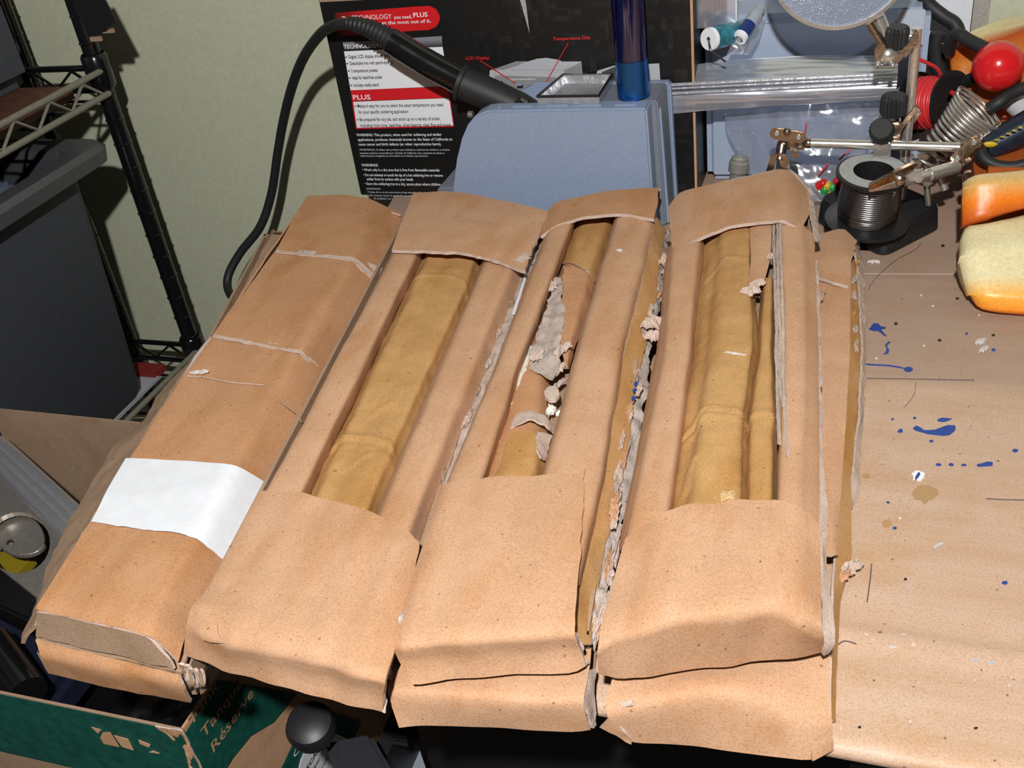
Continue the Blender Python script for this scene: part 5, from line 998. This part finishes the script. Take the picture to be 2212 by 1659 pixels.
for pts in (((1664, 338), (1676, 334), (1672, 365), (1660, 380), (1652, 380)), ((1682, 330), (1698, 336), (1706, 350), (1700, 366), (1690, 368), (1684, 352)), ((1706, 322), (1722, 326), (1726, 340), (1714, 344))): strip(pts, YB-.006, YB-.003, CHRD, name='clip_jaw')
jplate((2104, 308), (2068, 343), 15, YB-.006, .001); jplate((2112, 314), (2078, 352), 14, YB+.003, .001)
MB().tube([PY(2066, 360, YB-.006), PY(2046, 366, YB-.010), PY(2006, 378, YB-.018)], .0036, 16).build('clip_barrel', CHR, hh, smooth=50)
MB().tube([PY(2006, 378, YB-.018), PY(1984, 384, YB-.024)], .0028, 16).build('clip_barrel', CHR, hh, smooth=50)
def jaw(pts, m_, d_=.005):
    q = [PY(x, y, .517+(x-1875)/130*.036) for x, y in pts]; MB().prism(q, (0, d_, 0)).build('clip_jaw', m_, hh, bevel=.0003)
jaw(((1875, 404), (1930, 375), (1975, 354), (1985, 356), (1970, 372), (1930, 392), (1880, 412)), CHRD)
jaw(((1876, 413), (1930, 393), (1970, 373), (1995, 368), (2004, 386), (1985, 397), (1930, 408), (1880, 416)), CHR, .004)
MB().lathe([(0, .001), (.0026, .0008), (.0032, 0)], PY(1943, 388, .534), (0, -1, .3), 18).build('pivot', CHRD, hh, smooth=50)
strip(((2084, 372), (2098, 372), (2098, 392), (2090, 402), (2080, 398), (2078, 384)), YB-.006, YB-.003, CHRD, name='clip_lever')
MB().tube([PY(2002, 398, YB-.002), PY(2005, 440, YPb-.01)], .0018, 10).build('pin', CHR, hh, smooth=50)
MB().tube([PY(2030, 380, YB+.006), PY(2042, 410, YB+.004)], .0022, 10).build('pin', CHR, hh, smooth=50)
# solder spool on the base
sc_ = P(1872, 476, .0165); sax = _n([.06, -.12, 1])
sp_ = thing('solder_spool', 'black spool of silver solder wire sitting on the iron base', 'spool', sc_)
RS = pxr(88, sc_); HS = .0305
MB().lathe([(0, 0), (RS, 0), (RS, .0018), (RS*.62, .003), (RS*.60, .003), (RS*.56, HS-.003), (RS*.86, HS-.0016), (RS*.86, HS), (RS*.80, HS+.0004), (RS*.47, HS+.0004), (RS*.45, HS-.002), (RS*.42, .004), (0, .004)], sc_, sax, 48).build('reel', BLK, sp_, smooth=40)
MB().lathe([(RS*.47, HS+.0005), (RS*.47, HS+.0007), (RS*.79, HS+.0007), (RS*.79, HS+.0005)], sc_, sax, 48).build('ring_label', gritty('grey_ring', (.36, .36, .35), .5, .1, 300), sp_)
wp = [];N_ = 19*24
for i in range(N_):
    a = 2*math.pi*i/24; h = .0032+(HS-.0065)*i/N_; r_ = RS*(.66+.06*math.sin(i/N_*math.pi)**.5-.05*i/N_)
    wp.append((a, h, r_))
ua = _n(np.cross(sax, [0, 1, 0])); ub_ = np.cross(sax, ua)
MB().tube([sc_+sax*h+r_*(ua*math.cos(a)+ub_*math.sin(a)) for a, h, r_ in wp], .00072, 6).build('solder_wire', SOLD, sp_, smooth=60)
# spring iron rest
sg0, sg1 = PY(1990, 352, .592), PY(2118, 232, .592)
spn = thing('coil_spring', 'bronze coloured coil spring of an iron rest, right of the crossbar', 'spring', sg0)
ax_ = _n(sg1-sg0); u_ = _n(np.cross(ax_, [0, 1, 0])); v_ = np.cross(ax_, u_); L_ = np.linalg.norm(sg1-sg0)
pts = []
for i in range(13*28+1):
    t = i/(13*28); h = L_*(t**.62 if t > .01 else t); r_ = .0070+.0085*t; a = 2*math.pi*i/28
    pts.append(sg0+ax_*h+r_*(u_*math.cos(a)+v_*math.sin(a)))
MB().tube(pts, .00095, 8).build('coil', CHR, spn, smooth=60)
MB().tube([PY(2108, 310, .58), PY(2160, 268, .586)], .0022, 10).build('holder_arm', CHRD, spn, smooth=50)
# red wire spool
wc = PY(2018, 222, .628); wax = _n([.74, -.62, .22])
ws = thing('wire_spool', 'black spool of bright red wire behind the coil spring', 'spool', wc-np.array([0, 0, .02]))
R2 = pxr(66, wc)
MB().lathe([(0, -.0125), (R2, -.0125), (R2, -.0110), (R2*.5, -.0108), (R2*.5, .0108), (R2, .0110), (R2, .0125), (R2*.3, .0125), (R2*.28, .006), (0, .006)], wc, wax, 44).build('reel', BLK, ws, smooth=40)
ua = _n(np.cross(wax, [0, 0, 1])); ub_ = np.cross(wax, ua)
MB().tube([wc+wax*(-.0098+.0196*i/(11*24))+R2*(.80+.02*math.sin(i*.37))*(ua*math.cos(2*math.pi*i/24)+ub_*math.sin(2*math.pi*i/24)) for i in range(11*24+1)], .00105, 6).build('wire', REDW, ws, smooth=60)
MB().tube(catmull([PY(1962, 119, .61), PY(1985, 128, .612), PY(2022, 146, .618), PY(2034, 166, .622)], 5), .0010, 8).build('wire_end', REDW, ws, smooth=60)
MB().tube([PY(2056, 200, .612), PY(2068, 209, .604)], .0014, 8).build('wire_end', REDW, ws, smooth=60)
# red ball on black lever
bc_ = PY(2156, 143, .61)
lv = thing('ball_lever', 'black bent lever tipped with a shiny red ball', 'lever', bc_-np.array([0, 0, .03]))
MB().ball(bc_, pxr(53, bc_), 40).build('ball', REDB, lv, smooth=60)
MB().tube(catmull([PY(2050, 110, .635), PY(2056, 84, .63), (PY(2070, 74, .626)), PY(2090, 86, .622), PY(2130, 106, .615)], 6), .0036, 14).build('rod', RUB, lv, smooth=60)
MB().tube([PY(2085, 176, .63), PY(2130, 156, .615)], .0034, 14).build('rod', RUB, lv, smooth=60)
# thick black cables behind
for lab, pts, r_ in (('thick black cable running down from the top, left of the red ball', ((1985, -30, .66), (2005, 8, .66), (2035, 34, .658), (2062, 52, .655), (2072, 80, .652), (2076, 130, .65), (2082, 185, .65)), .0040), ('thick black cable standing upright behind the red wire spool', ((2028, 72, .65), (2022, 100, .65), (2026, 140, .65), (2044, 185, .65), (2060, 230, .65)), .0048), ('black cable passing below the red ball to the right edge', ((2136, 236, .60), (2160, 220, .60), (2190, 200, .605), (2240, 180, .61)), .0036), ('black cable loop lying on the orange pottery at the right edge', ((2118, 318, .575), (2124, 340, .57), (2150, 356, .567), (2190, 360, .566), (2240, 348, .567)), .0030)):
    o = MB().tube(catmull([PY(*p) for p in pts], 6), r_, 14).build('black_cable', RUB, None, smooth=60); tag(o, lab, 'cable')
nv_ = thing('tool_handle', 'dark navy tool handle with yellow dashes at the right edge', 'handle', PY(2180, 300, .585))
MB().tube([PY(2118, 326, .582), PY(2130, 320, .582), PY(2240, 262, .59)], [.003, .0078, .0088], 18).build('grip', gritty('navy_grip', (.012, .02, .035), .35, .3, 300), nv_, smooth=50)
for k in range(6): MB().box(PY(2152+k*13, 303-k*7, .5735)-np.array([.0009, 0, .0003]), PY(2152+k*13, 303-k*7, .5735)+np.array([.0009, .0008, .0003])).build('dash', mat('yellow_print', (.55, .38, .02), .5), nv_)
MB().ball(PY(2138, 312, .574), .0024, 12, sc=(1.6, .4, .7)).build('dash', MATS['yellow_print'], nv_, smooth=50)
o = MB().tube([PY(2185, 215, .62), PY(2225, 250, .61)], .0062, 20).build('grey_cylinder', mat('silver_paint', (.5, .5, .52), .3), None, smooth=50); tag(o, 'silver grey cylinder behind the black cable, right edge', 'cylinder')
# painted pottery in cream and orange
PAINT = mat('airbrushed_glaze', (.8, .7, .5), .38, spec=.5)
_b = PAINT.node_tree.nodes['Principled BSDF']; _a = nd(PAINT, 'ShaderNodeAttribute', attribute_name='paint')
_g = nd(PAINT, 'ShaderNodeNewGeometry'); _t = nd(PAINT, 'ShaderNodeTexNoise', Scale=650., Detail=3.); lk(PAINT, _g.outputs['Position'], _t.inputs['Vector'])
lk(PAINT, mixc(PAINT, .5, _a.outputs['Color'], ramp(PAINT, _t.outputs[0], [(.3, (.8, .74, .66)), (.6, (1.08, 1.08, 1.08))]), 'MULTIPLY'), _b.inputs['Base Color'])
_t2 = nd(PAINT, 'ShaderNodeTexNoise', Scale=60., Detail=4.); lk(PAINT, _g.outputs['Position'], _t2.inputs['Vector']); lk(PAINT, bump(PAINT, _t2.outputs[0], .3, .003), _b.inputs['Normal'])
pt = thing('painted_pottery', 'cream and orange airbrushed pottery piece in three lobes at the right edge', 'pottery', P(2150, 600, 0))
CRM, ORG_, RDO, YEL = (.74, .66, .39), (.86, .22, .012), (.50, .085, .012), (.80, .50, .10)
def lobe(rows, cols, thick, seed):
    R_ = [[P(*p) for p in r_] for r_ in rows]
    for r_ in R_: r_.append(r_[-1]+np.array([.09, .004, -.002]))
    NU, NV = 44, 10; G = []; Cc = []
    for i in range(len(R_)-1):
        a, b = resample(R_[i], NU), resample(R_[i+1], NU)
        for k in range(NV):
            t = k/NV; G.append(a+(b-a)*t); Cc.append(np.array(cols[i])*(1-t)+np.array(cols[i+1])*t)
    G.append(resample(R_[-1], NU)); Cc.append(np.array(cols[-1])); G = np.array(G)
    for _ in range(3):
        H = G.copy(); H[1:-1] = .5*G[1:-1]+.25*(G[:-2]+G[2:]); G = H
    nv2, nu2 = G.shape[:2]
    du = np.gradient(G, axis=1); dv = np.gradient(G, axis=0); n = np.cross(du, dv); n /= np.linalg.norm(n, axis=2, keepdims=True)+1e-12
    if n[..., 2].mean() < 0: n = -n
    for i in range(nv2):
        for j in range(nu2):
            e = min(j/3., 1.); d = -.0045*(1-e)**2-.003*(1-min(i/3., 1))**2-.003*(1-min((nv2-1-i)/3., 1))**2
            G[i, j] += n[i, j]*(d+.0006*nz(G[i, j], 60, seed))
    B_ = G-n*thick; B_[..., 2] = np.maximum(B_[..., 2], .0003)
    V = np.concatenate([G.reshape(-1, 3), B_.reshape(-1, 3)]); K = nv2*nu2; F = []
    for i in range(nv2-1):
        for j in range(nu2-1):
            q = (i*nu2+j, i*nu2+j+1, (i+1)*nu2+j+1, (i+1)*nu2+j); F += [q, tuple(a+K for a in q[::-1])]
    bd2 = [j for j in range(nu2)]+[i*nu2+nu2-1 for i in range(1, nv2)]+[(nv2-1)*nu2+j for j in range(nu2-2, -1, -1)]+[i*nu2 for i in range(nv2-2, 0, -1)]
    for a, b in zip(bd2, bd2[1:]+bd2[:1]): F.append((a, a+K, b+K, b))
    o = link('lobe', V, F, PAINT, pt, smooth=True)
    at = o.data.color_attributes.new('paint', 'FLOAT_COLOR', 'POINT')
    for i in range(nv2):
        for j in range(nu2):
            for off in (0, K): at.data[off+i*nu2+j].color = tuple(Cc[i])+(1,)
    import bmesh
    bm = bmesh.new(); bm.from_mesh(o.data); bmesh.ops.recalc_face_normals(bm, faces=bm.faces); bm.to_mesh(o.data); bm.free()
MB().box((PY(2105, 400, .56)[0], .556, .0005), (PY(2105, 400, .56)[0]+.15, .652, .044)).build('core', mat('burnt_orange', (.40, .09, .015), .5), pt, bevel=.006)
MB().box((PY(2090, 150, .635)[0], .625, .042), (PY(2090, 150, .635)[0]+.12, .668, .072)).build('core', MATS['burnt_orange'], pt, bevel=.006)
lobe([[(2074, 496, .030), (2086, 478, .031), (2140, 470, .033), (2260, 442, .034)], [(2077, 540, .028), (2150, 530, .029), (2260, 520, .029)], [(2086, 600, .018), (2160, 595, .019), (2260, 590, .019)], [(2092, 640, .011), (2160, 640, .012), (2260, 642, .012)], [(2098, 664, .005), (2112, 674, .003), (2160, 680, .003), (2260, 686, .003)]], [CRM, CRM, CRM, (.86, .42, .05), ORG_], .010, 1)
lobe([[(2078, 376, .050), (2140, 368, .052), (2260, 355, .053)], [(2080, 400, .047), (2150, 392, .049), (2260, 385, .049)], [(2080, 436, .040), (2150, 432, .041), (2260, 420, .041)], [(2086, 484, .031), (2140, 476, .032), (2260, 446, .033)]], [(.55, .47, .28), (.66, .40, .12), ORG_, RDO], .008, 2)
lobe([[(2072, 74, .090), (2150, 40, .092), (2260, 8, .092)], [(2066, 92, .088), (2150, 66, .089), (2260, 40, .089)], [(2064, 112, .083), (2150, 88, .084), (2260, 52, .084)], [(2066, 140, .075), (2150, 124, .076), (2260, 100, .076)], [(2072, 200, .060), (2150, 185, .061), (2260, 165, .061)]], [CRM, (.62, .52, .28), RDO, (.62, .2, .03), RDO], .008, 3)
# grey instrument behind the bags
YD = .641
dv_ = thing('grey_instrument', 'pale grey plastic instrument with blank keys, behind the plastic bags', 'instrument', (-.04, YD+.02, 0))
dx0, dx1 = PY(1523, 225, YD)[0], PY(2004, 120, YD)[0]; dzt = PY(1800, 28, YD)[2]
MB().box((dx0, YD, .0006), (dx1, YD+.042, dzt)).build('case', DEVG, dv_, bevel=.005, seg=3)
for (x0, y0, x1, y1) in ((1735, 250, 1766, 266), (1778, 250, 1821, 266), (1690, 246, 1722, 262), (1566, 238, 1632, 284)):
    MB().box(PY(x0, y1, YD)+np.array([0, -.0012, 0]), PY(x1, y0, YD)+np.array([0, .001, 0])).build('key', DEVG, dv_, bevel=.0008)
MB().box(PY(1932, 100, YD)+np.array([0, -.0008, 0]), PY(2000, 20, YD)+np.array([0, .001, 0])).build('side_plate', gritty('lighter_grey', (.42, .48, .56), .4, .05), dv_, bevel=.0006)
MB().lathe([(0, .002), (.005, .002), (.0056, .0012), (.0056, 0)], PY(1882, 231, YD), (0, -1, 0), 24).build('dial', DEVG, dv_, smooth=40)
wp_ = thing('white_board', 'white sheet of board standing behind the grey instrument', 'board', (0, .692, 0))
MB().box((PY(1590, 20, .69)[0], .689, .0005), (PY(2100, 20, .69)[0], .6925, .16)).build('board_sheet', WHITE, wp_)
MB().box((PY(2100, 20, .689)[0]+.0005, .6885, .0005), (PY(2138, 20, .689)[0], .693, .16)).build('edge_strip', gritty('taupe_strip', (.36, .33, .29), .5), wp_)
# clear pack of thin cards, upper left of the instrument
pk = thing('card_pack', 'clear pack of thin grey cards beside the carton edge', 'pack', PY(1540, 60, .63))
for k in range(11): MB().box(PY(1503+k*6, 58, .632+.001*k), PY(1503+k*6, -60, .632+.001*k)+np.array([.0003, .008, 0])).build('card', gritty('dark_card', (.12, .12, .14), .5), pk)
MB().box(PY(1498, 62, .630), PY(1588, -60, .630)+np.array([0, .0004, 0])).build('film', FILM, pk)
MB().box(PY(1572, 58, .640), PY(1592, -60, .640)+np.array([0, .004, 0])).build('white_card', WHITE, pk)
# dispensers lying on the bags
TEAL = gritty('teal_label', (.03, .20, .27), .35, .5, 260)
d1 = PY(1531, 85, .612); da = _n([.50, .80, -.10]); r1 = pxr(24, d1)
ds = thing('solder_dispenser', 'teal labelled tube with a white end cap and a wire tail', 'tube', d1-np.array([0, 0, r1]))
MB().lathe([(r1, .0012), (r1*.98, .0015), (r1*.98, .040), (0, .040)], d1, da, 32).build('barrel', TEAL, ds, smooth=40)
MB().lathe([(r1*.16, -.0002), (r1*.95, -.0002), (r1*1.02, .0006), (r1*1.02, .0022), (r1*.9, .0024), (r1*.2, .001)], d1, da, 36).build('end_cap', WHITEP, ds, smooth=30)
MB().lathe([(r1*.16, -.0006), (r1*.22, -.0003), (r1*.16, .0010), (0, .0010)], d1, da, 18).build('nozzle_hole', BLK, ds)
MB().tube(catmull([d1, PY(1533, 98, .606), PY(1537, 112, .604), PY(1552, 122, .606), PY(1567, 133, .608)], 5), .0006, 8).build('wire_tail', SOLD, ds, smooth=60)
for k in range(6): MB().lathe([(r1*1.0, 0), (r1*1.02, .0004), (r1*1.0, .0008)], d1+da*(.004+.0016*k), da, 32).build('ring', TEAL, ds)
d2 = PY(1597, 84, .622); db = _n([.35, .75, .42]); r2 = pxr(15, d2)
d2t = thing('glue_tube', 'small clear tube with white cap and dark blue band', 'tube', d2-np.array([0, 0, r2]))
MB().lathe([(r2*.6, -.0005), (r2*1.05, 0), (r2*1.05, .003), (0, .003)], d2, db, 28).build('cap', WHITEP, d2t, smooth=40)
MB().lathe([(0, -.0012), (r2*.45, -.001), (r2*.5, .0004)], d2, db, 20).build('cap_tip', CHR, d2t, smooth=40)
MB().lathe([(r2*.98, .003), (r2*.98, .012), (r2*.98, .012)], d2, db, 28).build('band', mat('deep_blue', (.012, .03, .16), .3), d2t, smooth=40)
MB().lathe([(r2*1.0, .012), (r2*1.0, .020), (r2*.8, .025), (0, .027)], d2, db, 28).build('body', gritty('hazy_clear', (.32, .36, .42), .2, .1, 300), d2t, smooth=40)
sheet_w = lambda rows: [[tuple(PY(*p)) for p in r_] for r_ in rows]
o = sheet('blister_film', sheet_w([[(1592, 40, .634), (1655, 34, .636)], [(1588, 80, .626), (1640, 85, .628)], [(1570, 118, .618), (1618, 116, .620)]]), FILM, None, world=True, thick=.0002, amp=.0012, freq=90, seed=401, edge=FILM, res=.002); tag(o, 'clear folded blister film around the small glue tube', 'film')
# zip bag across the front of the instrument
zb = thing('zip_bag', 'shiny clear zip bag stretched across the front of the grey instrument', 'bag', PY(1690, 235, .612))
sheet('film', sheet_w([[(1448, 158, .626), (1500, 140, .628), (1600, 128, .629), (1760, 120, .632), (1940, 118, .634)], [(1440, 180, .618), (1520, 168, .618), (1700, 160, .618), (1940, 150, .620)], [(1440, 196, .611), (1520, 190, .610), (1700, 182, .610), (1938, 172, .612)], [(1441, 222, .609), (1520, 216, .607), (1700, 206, .606), (1936, 196, .609)], [(1444, 247, .610), (1520, 240, .609), (1700, 226, .609), (1936, 214, .611)]]), FILMB, zb, world=True, thick=.0002, amp=.0008, freq=25, seed=402, edge=FILMB, res=.003)
for k, (ya, yb2) in enumerate(((184, 160), (192, 168), (203, 176))):
    MB().tube(catmull([PY(1441, ya, .6075), PY(1600, ya-8, .606), PY(1780, ya-17, .606), PY(1938, yb2, .6085)], 6), (.0011, .0007, .0007)[k], 8).build('zip_strip', clear('zip_plastic%d' % k, refl=.35, haze=.45, rough=.2, scale=200, bd=.001), zb, smooth=60)
# second bag with coloured diodes
zb2 = thing('diode_bag', 'crumpled clear bag with coloured diodes behind the right box', 'bag', PY(1720, 420, .60))
sheet('film', sheet_w([[(1560, 240, .630), (1650, 232, .628), (1780, 228, .628), (1900, 222, .632)], [(1570, 290, .622), (1660, 285, .616), (1780, 280, .616), (1890, 290, .622)], [(1600, 340, .614), (1690, 340, .606), (1790, 345, .606), (1860, 350, .612)], [(1640, 400, .604), (1720, 400, .598), (1800, 410, .598), (1850, 410, .604)], [(1700, 436, .597), (1760, 436, .596), (1810, 432, .597), (1840, 425, .600)]]), FILM, zb2, world=True, thick=.0002, amp=.0035, freq=40, crumple=.0014, seed=403, edge=FILM, res=.003)
LEDG = 'coloured diodes in the clear bag'
for k, (x, y, c_, nme) in enumerate(((1770, 402, (.55, .02, .02), 'red diode at the left end of the clear bag'), (1778, 416, (.03, .28, .08), 'green diode beside the left red one in the clear bag'), (1788, 408, (.55, .42, .02), 'yellow diode between the green ones in the clear bag'), (1804, 410, (.04, .32, .10), 'green diode right of the yellow one in the clear bag'), (1818, 398, (.50, .02, .03), 'red diode nearest the solder spool in the clear bag'))):
    p = PY(x, y, .6012); o = MB().lathe([(0, .0062), (.0018, .0058), (.0027, .0042), (.0027, .0004), (.0031, 0), (0, 0)], p, _n([.5-.3*k, -.4, .6]), 16).build('diode', mat('diode_%d' % k, c_, .2), None, smooth=50); tag(o, nme, 'diode', LEDG)
for k, pts in enumerate((((1742, 268, .612), (1736, 300, .607)), ((1836, 322, .604), (1812, 346, .602)), ((1790, 352, .600), (1768, 378, .598)))): MB().tube([PY(*p) for p in pts], .0005, 6).build('red_lead', REDW, zb2)
# metal connector behind the right box
kc = PY(1592, 392, .590)
kn = thing('metal_connector', 'round metal connector standing just behind the right box', 'connector', kc)
MB().lathe([(0, 0), (.0046, 0), (.0046, .006), (.0060, .0065), (.0060, .0125), (.0052, .0132), (.0052, .0150), (.0040, .0152), (.0038, .0120), (0, .0118)], kc, _n([.12, .05, 1]), 30).build('shell', gritty('dull_nickel', (.45, .44, .40), .35, .1, 400, .1, metal=.6), kn, smooth=40)
MB().lathe([(.0046, .0008), (.0052, .0012), (.0046, .0020)], kc, _n([.12, .05, 1]), 30).build('ring', CHR, kn, smooth=40)

# crumpled black sheet added to stand in for the dark inside the open carton
o = sheet('dark_filler', [[(x0_+.004, y1_-.004, -.150), (-.40, y1_-.004, -.155), (x1_-.004, y1_-.004, -.140)], [(x0_+.004, .31, -.165), (-.40, .31, -.155), (x1_-.004, .31, -.135)], [(x0_+.004, y0_+.004, -.160), (-.40, y0_+.004, -.150), (x1_-.004, y0_+.004, -.130)]], BLKG, None, world=True, thick=.0006, amp=.006, freq=22, crumple=.003, seed=500, edge=BLKG, res=.006); tag(o, 'crumpled black sheet added to darken the inside of the open green carton', 'bag')
